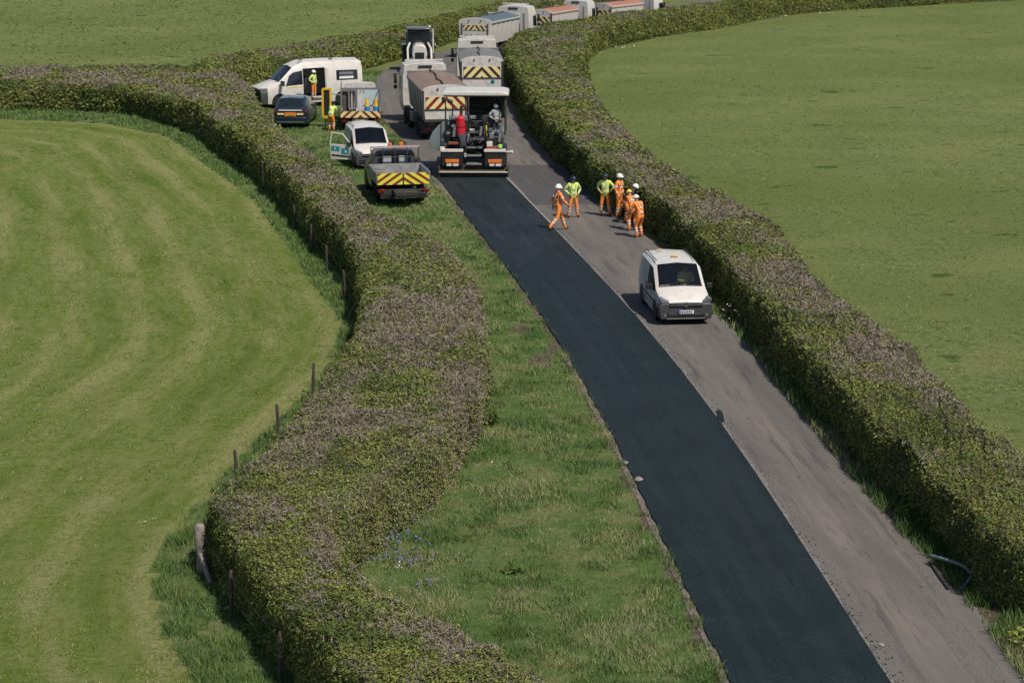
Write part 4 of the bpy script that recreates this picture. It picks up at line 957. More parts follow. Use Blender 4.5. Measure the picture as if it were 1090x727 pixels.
# ------------------------------------------------------------ crew on the road
def P_(px, py): q = at(px, py); return (q.x, q.y, .008)
walk = dict(pelvis=(0, 0, .94), hL=(-.10, 0, .88), kL=(-.12, .10, .50), aL=(-.14, .42, .20), tL=(-.15, .36, .07), kR=(.12, -.22, .50), aR=(.13, -.36, .09), tR=(.14, -.52, .05), eL=(-.26, -.10, 1.18), wL=(-.20, -.30, 1.02), eR=(.27, .12, 1.18), wR=(.25, .10, .94))
hip = dict(eL=(-.36, .10, 1.20), wL=(-.20, -.06, 1.03), eR=(.36, .10, 1.20), wR=(.20, -.06, 1.03))
stand = dict(kL=(-.16, -.02, .50), aL=(-.20, .03, .09), tL=(-.24, -.12, .045), kR=(.16, -.02, .50), aR=(.20, .03, .09), tR=(.24, -.12, .045))
bend = dict(pelvis=(0, .08, .90), belly=(0, .02, 1.04), chest=(0, -.14, 1.22), neck=(0, -.26, 1.34), head=(0, -.31, 1.40), crown=(0, -.37, 1.50), sL=(-.19, -.18, 1.30), eL=(-.26, -.28, 1.04), wL=(-.16, -.48, .92), sR=(.19, -.18, 1.30), eR=(.26, -.28, 1.04), wR=(.16, -.48, .92), hL=(-.10, .08, .86), kL=(-.13, -.06, .48), hR=(.10, .08, .86), kR=(.13, -.06, .48))
G_ = 'road crew standing on the old asphalt'
person(P_(594, 246), R(115), hvO, hvO, helW, 'worker in all orange with a white helmet, walking away alone by the fresh asphalt edge', G_, pose=walk, scale=1.04)
person(P_(610, 232), R(20), hvY, hvO, helB, 'worker in a yellow jacket and dark blue helmet next to the walking orange worker', G_, pose={**stand, **hip}, scale=.96)
person(P_(644, 230), R(-15), hvY, hvO, helB, 'worker in a yellow jacket at the left of the huddle, hands on hips', G_, pose={**stand, **hip}, scale=.98)
person(P_(659, 232), R(60), hvO, hvO, helW, 'tallest worker of the huddle, all in orange with a white helmet, arms down', G_, pose={}, scale=1.02)
person(P_(667, 238), R(100), cloth, hvO, helW, 'worker in a dark jacket and white helmet in the middle of the huddle', G_, pose=bend, scale=1.0)
person(P_(673, 246), R(200), hvO, hvO, helY, 'stooping worker in orange with a yellow helmet in the huddle', G_, pose=bend, scale=1.0)
person(P_(680, 253), R(225), hvO, hvO, helW, 'nearest worker of the huddle, in orange with a white helmet, close to the hedge', G_, pose={**bend, **{'chest': (0, -.06, 1.27), 'neck': (0, -.12, 1.42), 'head': (0, -.15, 1.49), 'crown': (0, -.19, 1.60), 'sL': (-.19, -.08, 1.36), 'sR': (.19, -.08, 1.36)}}, scale=.98)

# ------------------------------------------------------------ minibus, left end of the convoy
mb = empty('minibus', (0, 0, 0), R(-65), 'large white minibus parked across the verge with its side door slid open', 'minibus')
q0 = at(327, 112); mb.location = (q0.x, q0.y, 0); mb.scale = (1.04,)*3
st = [(-2.98, [(.70, .30), (.84, .55), (.86, .85), (.80, 1.00), (.66, 1.07), (0, 1.10)]),
      (-2.85, [(.86, .26), (.95, .55), (.97, .95), (.92, 1.10), (.78, 1.18), (0, 1.22)]),
      (-2.25, [(.97, .26), (1.0, .60), (1.0, 1.10), (.95, 1.25), (.84, 1.34), (0, 1.38)]),
      (-1.95, [(.98, .26), (1.01, .60), (1.0, 1.18), (.95, 1.34), (.84, 1.44), (0, 1.48)]),
      (-1.15, [(.98, .26), (1.01, .60), (1.0, 1.22), (.90, 2.02), (.78, 2.20), (0, 2.30)]),
      (-.55, [(.98, .26), (1.01, .60), (1.0, 1.24), (.89, 2.14), (.74, 2.46), (0, 2.58)]),
      (.75, [(.98, .26), (1.01, .60), (1.0, 1.24), (.90, 2.16), (.76, 2.50), (0, 2.60)]),
      (2.85, [(.98, .26), (1.01, .60), (1.0, 1.24), (.89, 2.14), (.74, 2.46), (0, 2.56)]),
      (2.98, [(.95, .34), (.98, .60), (.97, 1.24), (.86, 2.08), (.70, 2.40), (0, 2.50)])]
L = Loft(st)
LEFT_OPEN = {(5, 7), (5, 8)}     # the camera sees the side with x > 0
L.body('body', white, mb, skip={(3, 4), (3, 5)} | LEFT_OPEN)
L.panel('windscreen', glass, mb, [(3.03, 4.03), (3.03, 5.97), (3.97, 5.97), (3.97, 4.03)], .004)
L.panel('cab_side_window', darkglass, mb, [(3.45, 7.95), (3.72, 7.10), (4.95, 7.10), (4.95, 7.95)], .012)
L.panel('cab_side_window', darkglass, mb, [(3.45, 2.05), (3.72, 2.90), (4.95, 2.90), (4.95, 2.05)], .012)
sw = L.panel('side_window', darkglass, mb, [(6.32, 7.80), (6.32, 7.20), (6.92, 7.20), (6.92, 7.80)], .014)
L.panel('window_panel', plateW, sw, [(6.40, 7.72), (6.40, 7.58), (6.80, 7.58), (6.80, 7.72)], .022)  # white panel on the dark side window, a grey one above it
L.panel('window_panel', grey, sw, [(6.40, 7.48), (6.40, 7.32), (6.80, 7.32), (6.80, 7.48)], .022)
L.panel('side_window', darkglass, mb, [(5.1, 2.20), (5.1, 2.85), (6.9, 2.85), (6.9, 2.20)], .012)
L.panel('lower_stripe', cheP, mb, [(3.55, 8.15), (3.55, 8.02), (4.95, 8.02), (4.95, 8.15)], .010)
L.panel('sliding_door', white, mb, [(6.02, 8.95), (6.02, 7.04), (6.10, 7.04), (6.10, 8.95)], .05)
m = MB(); m.prism([(-.98, .24), (.98, .24), (1.03, .55), (1.0, .96), (-1.0, .96), (-1.03, .55)], 'y', -3.06, -2.62); m.build('front_bumper', bumperg, mb, bevel=.05)
m = MB(); m.box((0, -3.06, .90), (1.25, .06, .34)); m.build('grille', black, mb, bevel=.02)
m = MB(); m.tube([(0, -3.09, .96), (0, -3.11, .96)], .08, 16); m.build('emblem', steel, mb)
for sg in (-1, 1):
    m = MB(); m.prism([(sg*.62, .90), (sg*.99, .94), (sg*.99, 1.16), (sg*.70, 1.08)], 'y', -3.07, -2.64); m.build('headlight', lampw, mb, bevel=.02)
    mirror(mb, sg*1.02, -1.85, 1.40, s=1.6)
    for y in (-1.95, 1.75): arch(mb, sg*1.015, y, .43); wheel(mb, sg*.88, y, .36, .24, steel)
    for y in (-.6, 1.2): m = MB(); m.box((sg*.62, y, 2.60), (.10, .22, .05)); m.build('roof_bracket', black, mb)
m = MB(); m.box((0, .5, .50), (1.85, 4.4, .06)); m.box((0, -1.2, 1.22), (1.7, .5, .12)); m.build('cabin_floor', black, mb)
seats(mb, (-.55, 1.3, 2.2), z=.85)
m = MB(); m.box((.80, .05, .48), (.5, 1.1, .06)); m.build('door_step', grey, mb)
plate(mb, 0, -3.06, .52, -1, plateW)
def local(root, x, y, z=0):
    a = root.rotation_euler.z; s = root.scale[0]; return (root.location.x+(x*math.cos(a)-y*math.sin(a))*s, root.location.y+(x*math.sin(a)+y*math.cos(a))*s, z*s)
person(local(mb, 1.00, .05, .45), R(60), hvY, hvO, helW, 'worker in a yellow vest and white helmet standing in the minibus side door', pose=hip, scale=.93)
person(local(mb, -1.55, 2.75), R(160), hvO, hvO, helB, 'worker in orange with a dark helmet behind the rear corner of the minibus', pose=stand, scale=1.28)

# ------------------------------------------------------------ dark blue estate car, seen from behind
car = empty('police_style_car', (0, 0, 0), R(180-2), None)
car.name = 'estate_car'; tag(car, 'dark blue estate car seen from behind, tucked in front of the minibus', 'car')
q0 = at(311, 137); car.location = (q0.x, q0.y+2.2, 0)
def saloon(root, paint, H=1.62, W=.92, lift=0.0):
    k = W/.92
    st = [(-2.25, [(.60*k, .30), (.78*k, .48), (.80*k, .62), (.74*k, .70), (.60*k, .74), (0, .77)]), (-2.1, [(.78*k, .24), (.86*k, .5), (.88*k, .72), (.82*k, .82), (.66*k, .86), (0, .88)]),
          (-1.2, [(.88*k, .22), (.91*k, .5), (.90*k, .86), (.84*k, .96), (.70*k, 1.0), (0, 1.03)]), (-.35, [(.88*k, .22), (.92*k, .55), (.91*k, .95), (.74*k, H-.20), (.62*k, H-.10), (0, H-.04)]),
          (.6, [(.88*k, .22), (.92*k, .55), (.91*k, .97), (.74*k, H-.16), (.62*k, H-.05), (0, H)]), (1.55, [(.88*k, .22), (.92*k, .55), (.91*k, 1.0), (.72*k, H-.20), (.60*k, H-.08), (0, H-.03)]),
          (2.1, [(.86*k, .26), (.91*k, .55), (.90*k, .98), (.80*k, 1.06), (.66*k, 1.09), (0, 1.11)]), (2.22, [(.80*k, .30), (.88*k, .55), (.86*k, .90), (.78*k, .98), (.64*k, 1.01), (0, 1.03)])]
    L = Loft(st); L.body('body', paint, root)
    L.panel('windscreen', darkglass, root, [(2.1, 4.05), (2.1, 5.95), (2.95, 5.95), (2.95, 4.05)], .008)
    L.panel('rear_window', darkglass, root, [(5.12, 4.02), (5.12, 5.98), (5.86, 6.1), (5.86, 3.9)], .010)
    for a, b in ((2.08, 2.92), (7.92, 7.08)): L.panel('side_window', darkglass, root, [(2.5, a), (2.9, b), (5.2, b), (5.5, a)], .010)
    for sg in (-1, 1):
        m = MB(); m.box((sg*.74*k, 2.20, .88), (.26, .06, .15)); m.build('tail_light', redlamp, root, bevel=.02)
        mirror(root, sg*.92*k, -.75, .98, paint, .9)
        for y in (-1.38, 1.38): arch(root, sg*.925*k, y, .38); wheel(root, sg*.82*k, y, .34, .22, steel)
    m = MB(); m.prism([(-.86*k, .24), (.86*k, .24), (.90*k, .45), (.86*k, .62), (-.86*k, .62), (-.90*k, .45)], 'y', 2.0, 2.30); m.build('rear_bumper', paint, root, bevel=.04)
    m = MB(); m.box((0, 2.31, .36), (1.5*k, .02, .05)); m.build('bumper_trim', steel, root)
    return L
saloon(car, navy)
m = MB(); m.box((0, 2.245, .98), (1.25, .03, .07)); m.build('tailgate_stripe', refl, car)
m = MB(); m.box((-.52, 2.25, .78), (.36, .02, .10)); m.box((.52, 2.25, .78), (.36, .02, .10)); m.build('reflector_panel', cheP, car)
m = MB(); m.box((0, 2.25, .76), (.60, .02, .22)); o = m.build('warning_panel', orange, car); plate(o, 0, 2.27, .72, 1, plateY, .5, .10)
m = MB(); m.box((.0, .9, 1.66), (.40, .10, .05)); m.build('roof_aerial', refl, car)

# ------------------------------------------------------------ dropside pickup with chevron tailgate
pk = empty('dropside_pickup', (0, 0, 0), R(180+11), 'dark grey dropside pickup on the verge with yellow and red chevrons on its tailgate', 'pickup')
q0 = at(429, 219); pk.location = (q0.x-.50, q0.y+2.7, 0); pk.scale = (1.06,)*3
K = 1.10
st = [(-2.6, [(.66, .40), (.82, .60), (.84, .80), (.78, .92), (.66, .98), (0, 1.0)]), (-2.45, [(.86, .35), (.93, .60), (.94, .92), (.88, 1.02), (.74, 1.08), (0, 1.1)]),
      (-1.75, [(.93, .35), (.95, .62), (.95, 1.05), (.90, 1.14), (.78, 1.18), (0, 1.2)]), (-1.05, [(.93, .35), (.96, .65), (.95, 1.10), (.80, 1.72), (.68, 1.86), (0, 1.92)]),
      (-.35, [(.93, .35), (.96, .65), (.95, 1.10), (.82, 1.78), (.70, 1.92), (0, 1.98)]), (0.05, [(.93, .35), (.96, .65), (.95, 1.10), (.82, 1.74), (.70, 1.88), (0, 1.94)])]
L = Loft(st); L.body('cab', charcoal, pk)
L.panel('windscreen', darkglass, pk, [(2.1, 4.05), (2.1, 5.95), (2.95, 5.95), (2.95, 4.05)], .008)
for a, b in ((2.08, 2.92), (7.92, 7.08)): L.panel('side_window', darkglass, pk, [(2.55, a), (2.9, b), (4.6, b), (4.6, a)], .012)
m = MB(); m.box((0, .06, 1.50), (1.36, .02, .46)); m.build('rear_window', darkglass, pk, bevel=.01)
m = MB(); m.box((-.32, .075, 1.50), (.26, .02, .30)); m.box((.30, .075, 1.50), (.34, .02, .28)); m.build('painted_window_reflection', mat('painted_reflection_grey', (0.36, 0.40, 0.38), 0.4), pk)  # pale grey sheets painted as reflections in the rear window
# headboard guard
m = MB()
for x in (-.98, -.5, 0, .5, .98): m.tube([(x, .22, .9), (x, .22, 2.02)], .022, 6)
for z in (1.25, 1.62): m.tube([(-.98, .22, z), (.98, .22, z)], .018, 6)
m.build('headboard_guard', charcoal, pk)
m = MB(); m.box((0, .22, 2.04), (2.0, .10, .07)); o = m.build('headboard_top_rail', mat('pinkish_rail', (.45, .33, .33), .5), pk)
m = MB(); m.tube([(-.35, -.5, 1.97), (-.35, -.5, 2.12)], .09, 12); m.tube([(.1, -.5, 1.97), (.1, -.5, 2.10)], .09, 12); m.build('roof_beacon', orange, pk)
# bed
m = MB(); m.box((0, 1.42, .88), (2.10, 2.32, .07)); m.build('bed_floor', bedgrey, pk)
for sg in (-1, 1):
    m = MB(); m.box((sg*1.06, 1.42, 1.10), (.04, 2.34, .42)); o = m.build('dropside', bedgrey, pk, bevel=.006)
    m = MB(); m.box((sg*1.06, 1.42, 1.325), (.07, 2.36, .035)); m.build('side_rail', steel, o)
    m = MB(); m.box((sg*.90, 2.66, .62), (.26, .08, .13)); m.build('tail_light', redlamp, pk, bevel=.01)
    mirror(pk, sg*.98, -1.35, 1.22, s=1.3)
    for y in (-1.75, 1.55): wheel(pk, sg*.84, y, .36, .26, grey)
    arch(pk, sg*.965, -1.75, .44)
m = MB(); m.box((0, .28, 1.13), (2.10, .05, .46)); m.build('headboard', bedgrey, pk)
m = MB(); m.box((0, 2.60, 1.10), (2.14, .045, .44)); tgate = m.build('tailgate', bedgrey, pk)
ch = chevrons(tgate, 0, 2.64, .86, 2.08, .46, cheY, cheR, pitch=.42, slope=1.5, name='tailgate_board')
m = MB(); m.box((0, 2.655, 1.08), (.05, .02, .44)); m.build('board_joint', chassis, ch)
m = MB(); m.box((0, 1.2, .60), (.9, 4.6, .14)); m.box((0, 2.45, .58), (1.95, .3, .16)); m.build('chassis', chassis, pk)
m = MB(); m.box((0, 2.70, .42), (1.9, .10, .22)); m.build('under_run_bar', black, pk, bevel=.01)
m = MB(); m.box((0, 2.80, .36), (.80, .10, .05)); m.tube([(0, 2.78, .34), (0, 2.90, .28), (0, 2.90, .36)], .03, 8); m.build('tow_step', steel, pk)
plate(pk, 0, 2.76, .50, 1, plateY)
g = random.Random(4); m = MB()
for k in range(9): m.box((g.uniform(-.85, .85), g.uniform(.5, 2.4), .96+.03*g.random()), (g.uniform(.1, .35), g.uniform(.1, .5), .08), rz=g.uniform(0, 3))
o = m.build('loose_tools', mat('rusty_iron', (.14, .09, .07), .8), pk)
o = MB().box((0, 0, .03), (.16, 1.5, .05)).build('plank', wood); o.location = local(pk, .45, 2.0, 1.16); o.rotation_euler = (R(-12), 0, R(180+11+75)); tag(o, 'pale plank lying across the bed of the dropside pickup', 'plank')
m = MB(); m.tube([(0, 0, 0), (0, 0, .3)], [.14, .12], 12); m.tube([(0, 0, .3), (0, 0, .32)], .06, 8); o = m.build('bucket', grey); o.location = local(pk, .78, .6, .92); tag(o, 'round grey bucket in the front corner of the dropside pickup bed', 'bucket')

# ------------------------------------------------------------ white van with its door open
vb = empty('open_door_van', (0, 0, 0), R(12), 'white small van facing the camera with its left hand door wide open and teal lettering', 'van')
vb.location = front_at(399, 181, R(12), 2.2)
L = small_van(vb, door_open=True)
# open door: hinged at the front edge of the opening on the x<0 side
dr = MB(); dr.prism([(0, .32), (1.05, .32), (1.08, 1.02), (.95, 1.05), (.0, 1.0)], 'x', -.03, .03)
do = dr.build('open_door', white, vb, bevel=.01); do.location = (-.92, -.95, 0); do.rotation_euler = (0, 0, R(62))
m = MB(); m.tube([(0, 0, 1.0), (0, .42, 1.52), (0, .98, 1.60), (0, 1.08, 1.02)], .035, 8); m.build('window_frame', white, do)
for (y, z, a, b, mt) in ((.80, .84, .42, .22, teal), (.30, .72, .38, .26, teal), (.52, .50, .95, .07, navy)):
    m = MB(); m.box((-.036, y, z), (.008, a, b), rx=.06); m.build('door_lettering', mt, do, bevel=.0)
m = MB(); m.box((-.036, .28, .72), (.012, .10, .14)); m.box((-.036, .82, .84), (.012, .06, .12)); m.build('lettering_gaps', white, do)
m = MB(); m.box((.02, .5, .70), (.06, .8, .45)); m.build('door_lining', charcoal, do)

# ------------------------------------------------------------ cage truck with cones and yellow open door
ct = empty('traffic_truck', (0, 0, 0), R(180+4), 'grey caged works truck carrying cones, boxed in between the minibus and the white van', 'truck')
q0 = at(383, 140); ct.location = (q0.x-.15, q0.y+2.9, 0)
m = MB(); m.box((0, .9, .85), (2.05, 3.9, .10)); m.box((0, 0, .60), (.85, 5.6, .18)); m.build('bed_floor', bedgrey, ct)
for sg in (-1, 1):
    m = MB(); m.box((sg*1.02, .9, 1.08), (.05, 3.9, .40)); m.build('side_board', bedgrey, ct)
    m = MB()
    for y in (-1.0, 0, 1.0, 1.9, 2.8): m.tube([(sg*1.02, y, 1.2), (sg*1.02, y, 2.25)], .025, 6)
    for z in (1.7, 2.25): m.tube([(sg*1.02, -1.0, z), (sg*1.02, 2.8, z)], .03, 6)
    m.build('cage_side', grey, ct)
    for y in (-2.0, 1.9): wheel(ct, sg*.86, y, .36, .26)
m = MB()
for x in (1.0, .6, .2): m.box((x, 2.82, 1.75), (.09, .05, 1.0))
m.box((0, 2.82, 2.25), (2.1, .07, .10)); m.build('cage_rear', steel, ct)
m = MB(); m.box((-.52, 2.25, 1.72), (.85, .05, .95)); m.build('rear_panel', mat('pale_blue_panel', (.45, .55, .58), .5, var=.15), ct, bevel=.01)
m = MB(); m.box((.60, 2.3, 1.5), (.7, .8, 1.2)); m.build('load_boxes', mat('brown_load', (.10, .075, .065), .8, var=.3), ct, bevel=.04)
m = MB()
for k in range(6): m.box((-.15+k*.15, 2.72, 1.65), (.05, .06, 1.0), ry=.05*(k % 3-1))
m.build('stacked_sign_poles', refl, ct)
chevrons(ct, 0, 2.88, .72, 2.1, .34, cheP, cheR, pitch=.42, slope=1.1, name='tail_board')
plate(ct, 0, 2.90, .55, 1, plateY)
for sg in (-1, 1): m = MB(); m.box((sg*.85, 2.86, .56), (.24, .06, .12)); m.build('tail_light', redlamp, ct)
st = [(-3.0, [(.80, .40), (.95, .60), (.97, .95), (.92, 1.10), (.80, 1.16), (0, 1.2)]), (-2.4, [(.93, .35), (.98, .62), (.98, 1.15), (.92, 1.28), (.80, 1.34), (0, 1.36)]),
      (-1.85, [(.93, .35), (.98, .65), (.98, 1.20), (.84, 1.95), (.72, 2.08), (0, 2.14)]), (-1.12, [(.93, .35), (.98, .65), (.98, 1.20), (.84, 1.97), (.72, 2.10), (0, 2.16)])]
L = Loft(st); L.body('cab', dwhite, ct); L.panel('windscreen', darkglass, ct, [(1.1, 4.05), (1.1, 5.95), (1.92, 5.95), (1.92, 4.05)], .008)
for a, b in ((2.08, 2.92), (7.92, 7.08)): L.panel('side_window', darkglass, ct, [(1.6, a), (1.9, b), (2.8, b), (2.8, a)], .012)
for x in (.50, .98):
    c = empty('traffic_cone', local(ct, -x+.15, 2.62, .95), R(4), ('yellow and blue cone, ' + ('right' if x > .7 else 'left') + ' one of the pair on the caged truck'), 'cone', 'yellow and blue cones on the caged truck')
    m = MB(); m.tube([(0, 0, .03), (0, 0, .34)], [.17, .13], 12); m.box((0, 0, .02), (.42, .42, .04)); m.build('cone_base', coneblue, c)
    m = MB(); m.tube([(0, 0, .34), (0, 0, .80)], [.13, .05], 12); m.build('cone_top', yellow, c)
# tall yellow side locker door of the truck, standing open
m = MB()
for a, b in (((0, 0, .55), (0, 0, 2.05)), ((0, 0, 2.05), (.42, 0, 2.05)), ((0, 0, .55), (.42, 0, .55)), ((.42, 0, .55), (.42, 0, 2.05))): m.tube([a, b], .075, 4)
yd = m.build('yellow_door', yellow, ct); yd.location = (1.52, .9, 0); yd.rotation_euler = (0, 0, R(180+4))
yd.location = (2.02, 1.0, 0); yd.rotation_euler = (0, 0, R(180))
m = MB(); m.box((.21, .02, 1.3), (.36, .03, 1.45)); m.build('door_panel', black, yd)
m = MB(); m.tube([(.4, 0, 1.8), (.98, 0, 1.7)], .03, 6); m.tube([(.4, 0, .8), (.98, 0, .9)], .03, 6); m.build('door_hinge', grey, yd)
person(local(ct, 1.55, 2.6), R(150), hvY, hvO, helB, 'stooping worker in yellow and orange between the yellow door and the caged truck', pose=bend, scale=.95)

# ------------------------------------------------------------ tipper lorries
def tipper(loc, rz, label, tarp, side=dwhite, tail='open', scale=1.0, axles=4, bodyL=6.0, tip=0.0, stripes=cheK, base=cheP, badge=False, grp='tipper lorries queueing up the road', wcol=dwhite):
    root = empty('tipper_lorry', loc, rz, label, 'lorry', grp, scale)
    # forward -Y; origin under the tailboard at y=0, cab at y = -(bodyL + ~2.2)
    Lc = bodyL+2.5
    m = MB()
    for sg in (-1, 1): m.box((sg*.42, -Lc/2, .92), (.10, Lc-.3, .26))
    m.box((0, -.15, .62), (2.2, .12, .14)); m.box((0, -1.2, .8), (.7, .3, .2)); m.box((0, -2.6, .8), (.7, .3, .2)); m.build('chassis', chassis, root)
    ys = [-1.15, -2.5] + ([-Lc+2.7] if axles == 4 else []) + [-Lc+1.15]
    for y in ys:
        for sg in (-1, 1): wheel(root, sg*1.06, y, .50, .32, steel)
    for y in (-1.8,):
        for sg in (-1, 1): m = MB(); m.box((sg*1.08, y, 1.06), (.34, 2.5, .03)); m.box((sg*1.08, .18-.3, .72), (.36, .02, .62)); m.build('mudguard', black, root)
    for sg in (-1, 1):
        m = MB(); m.box((sg*1.0, -Lc/2-.4, .72), (.45, 1.1, .5)); m.build('fuel_tank', grey, root, bevel=.05)
    # body
    bd = MB(); z0, z1 = 1.12, 2.55; hb, ht = 1.10, 1.24
    def wall(x0, x1, y0, y1, t=.06): pass
    for sg in (-1, 1):
        bd.prism([(sg*hb, z0), (sg*(hb-.06), z0), (sg*(ht-.06), z1), (sg*ht, z1)], 'y', -bodyL, 0)
        bd.box((sg*(ht-.005), -bodyL/2, z1+.03), (.10, bodyL, .10))
        if side is sideg:
            pass
        for k in range(1, 6): y = -bodyL*k/6; bd.prism([(sg*hb, z0), (sg*(hb+.035), z0), (sg*(ht+.035), z1), (sg*ht, z1)], 'y', y-.05, y+.05)
    bd.box((0, -bodyL/2, z0-.03), (2.2, bodyL, .08)); bd.prism([(-hb, z0), (hb, z0), (ht, z1+.30), (-ht, z1+.30)], 'y', -bodyL-.06, -bodyL)
    b = bd.build('tipper_body', side, root, bevel=.008)
    # arched tailgate top + tailboard
    arc = [(ht*math.cos(a), z1+.05+.30*math.sin(a)) for a in [math.pi*k/12 for k in range(13)]]
    m = MB(); m.prism([(-hb, z0), (hb, z0)]+arc, 'y', .0, .07); tb = m.build('tailboard', wcol, b, bevel=.01)
    if tail == 'open':
        chevrons(tb, 0, .085, 1.66, 2.12, .62, base, stripes, pitch=.52, slope=.95)
        m = MB(); m.box((0, .09, 1.62), (2.3, .03, .05)); m.box((-ht+.04, .08, 1.85), (.09, .08, 1.5)); m.box((ht-.04, .08, 1.85), (.09, .08, 1.5)); m.box((0, .10, 1.05), (2.3, .16, .10)); m.build('tailboard_frame', chassis, tb)
    else:
        chevrons(tb, 0, .085, 2.02, 1.75, .34, base, stripes, pitch=.36, slope=.8)
        m = MB(); m.box((-.98, .09, 1.85), (.06, .06, 1.3)); m.box((.98, .09, 1.85), (.06, .06, 1.3)); m.box((0, .09, 1.32), (2.2, .05, .06))
        for x in (-.6, -.2, .3, .7): m.box((x, .10, 1.58), (.26, .05, .20), ry=.3)
        m.build('tailboard_gear', chassis, tb)
    for x in (-.45, .45): m = MB(); m.tube([(x, .07, z1+.12), (x, .12, z1+.12)], .05, 10); m.build('roof_lamp', black, tb)
    if badge: m = MB(); m.tube([(-.62, .071, 1.40), (-.62, .08, 1.40)], .13, 20); m.build('round_badge', teal, tb); m = MB(); m.tube([(-.62, .081, 1.40), (-.62, .086, 1.40)], .06, 16); m.build('badge_mark', navy, tb)
    # tarpaulin over the load, arched with a ridge pole
    m = MB(); N = 24; rows = []
    for i in range(N+1):
        y = -bodyL*i/N; sag = .05*abs(math.sin(math.pi*i*4/N)); row = []
        for k in range(11):
            t = -1+2*k/10; z = z1+.08+(.27-sag)*(1-abs(t)**1.7); row.append((t*(ht+.03), y, z))
        rows.append(row)
    vs_ = [p for r_ in rows for p in r_]; m.add(vs_, [(i*11+k, i*11+k+1, (i+1)*11+k+1, (i+1)*11+k) for i in range(N) for k in range(10)])
    for sg in (0, 10): m.add([rows[i][sg] for i in range(N+1)]+[(rows[i][sg][0], rows[i][sg][1], z1-.10) for i in range(N+1)], [(i, i+1, N+2+i, N+1+i) for i in range(N)])
    m.build('tarpaulin', tarp, b)
    m = MB(); m.tube([(.35*math.sin(y*2)*.15+.18*(y+bodyL)/bodyL-.02, y-.02, z1+.375) for y in np.linspace(0, -bodyL, 12)], .035, 6); m.build('ridge_strap', chassis, b)
    if tip:
        b.location = (0, 0, 0); b.rotation_euler = (tip, 0, 0)
    # lamps and plate
    for sg in (-1, 1): m = MB(); m.box((sg*.95, -.08, .62), (.40, .08, .14)); m.build('tail_light', redlamp, root)
    plate(root, 0, -.07, .62, 1, plateY)
    # cab
    y0 = -Lc-.02; st = [(y0-1.0+.9, [(1.05, .75), (1.20, 1.0), (1.23, 1.6), (1.20, 2.4), (1.14, 2.9), (0, 3.0)]), (y0-.55, [(1.08, .55), (1.23, .9), (1.25, 1.6), (1.22, 2.55), (1.12, 3.15), (0, 3.30)]),
          (y0-1.0, [(1.08, .50), (1.23, .9), (1.25, 1.6), (1.20, 2.5), (1.08, 3.0), (0, 3.1)]), (y0-1.25, [(1.02, .45), (1.18, .8), (1.20, 1.5), (1.12, 2.4), (1.0, 2.6), (0, 2.66)])]
    st = [(y0+.65, [(1.08, .75), (1.22, 1.0), (1.24, 1.6), (1.22, 2.5), (1.14, 3.10), (0, 3.22)])]+st[1:]
    L = Loft(st); cb = L.body('cab', wcol, root)
    L.panel('windscreen', darkglass, cb, [(2.15, 3.3), (2.15, 6.7), (2.85, 6.7), (2.85, 3.3)], .01)
    for a, c_ in ((2.1, 2.9), (7.9, 7.1)): L.panel('side_window', darkglass, cb, [(.75, a), (.75, c_), (1.9, c_), (1.9, a)], .012)
    m = MB(); m.box((0, y0+.67, 3.02), (.75, .03, .13)); m.build('air_intake_slot', black, cb)
    m = MB(); m.box((0, y0+.20, 3.34), (2.1, .10, .07)); m.build('beacon_bar', wcol, cb)
    for sg in (-1, 1): m = MB(); m.box((sg*1.48, y0-.75, 2.25), (.16, .12, .55)); m.box((sg*1.48, y0-.75, 1.80), (.18, .12, .22)); m.tube([(sg*1.2, y0-.75, 2.5), (sg*1.5, y0-.75, 2.5)], .025, 6); m.build('wing_mirror', black, cb, bevel=.02)
    m = MB(); m.tube([(-.95, y0+.95, 1.0), (-.95, y0+.95, 2.7)], .08, 10); m.build('exhaust_stack', steel, root)
    return root
def tail_at(px, py): q = at(px, py); return (q.x, q.y, 0)
tipper(tail_at(475, 150), R(180+10), 'lorry with grey sides and a brown tarpaulin, backed up to the road paver', tarpB, side=sideg, tip=R(-1.5), stripes=cheR, base=cheP)
tipper(tail_at(513, 113), R(180+3), 'white lorry with bold dark chevrons and a round teal badge, right behind the paver roof', tarpG, side=sideg, badge=True, bodyL=5.6)
tipper(tail_at(506, 63), R(180-21), 'white lorry with a blue grey tarpaulin, third from the paver where the queue bends', tarpT, side=white, tail='gear', badge=False, bodyL=5.6, wcol=white)
tipper(tail_at(574, 46), R(180-27), 'lorry with a terracotta tarpaulin, second from the far end of the queue behind the hedge', tarpR, side=white, scale=.88, bodyL=5.4, wcol=white, base=cheP)
tipper(tail_at(639, 37), R(180-36), 'farthest lorry with a reddish tarpaulin, mostly hidden by the hedge at the top', tarpR, side=white, scale=.86, bodyL=5.4, wcol=white, base=cheP)
mc = empty('maroon_car', (0, 0, 0), R(180-50), 'dark red car roof just showing over the hedge beyond the last lorry', 'car'); mc.name = 'parked_car'
q0 = at(702, 28); mc.location = (q0.x, q0.y, 0); saloon(mc, maroon, H=1.75)

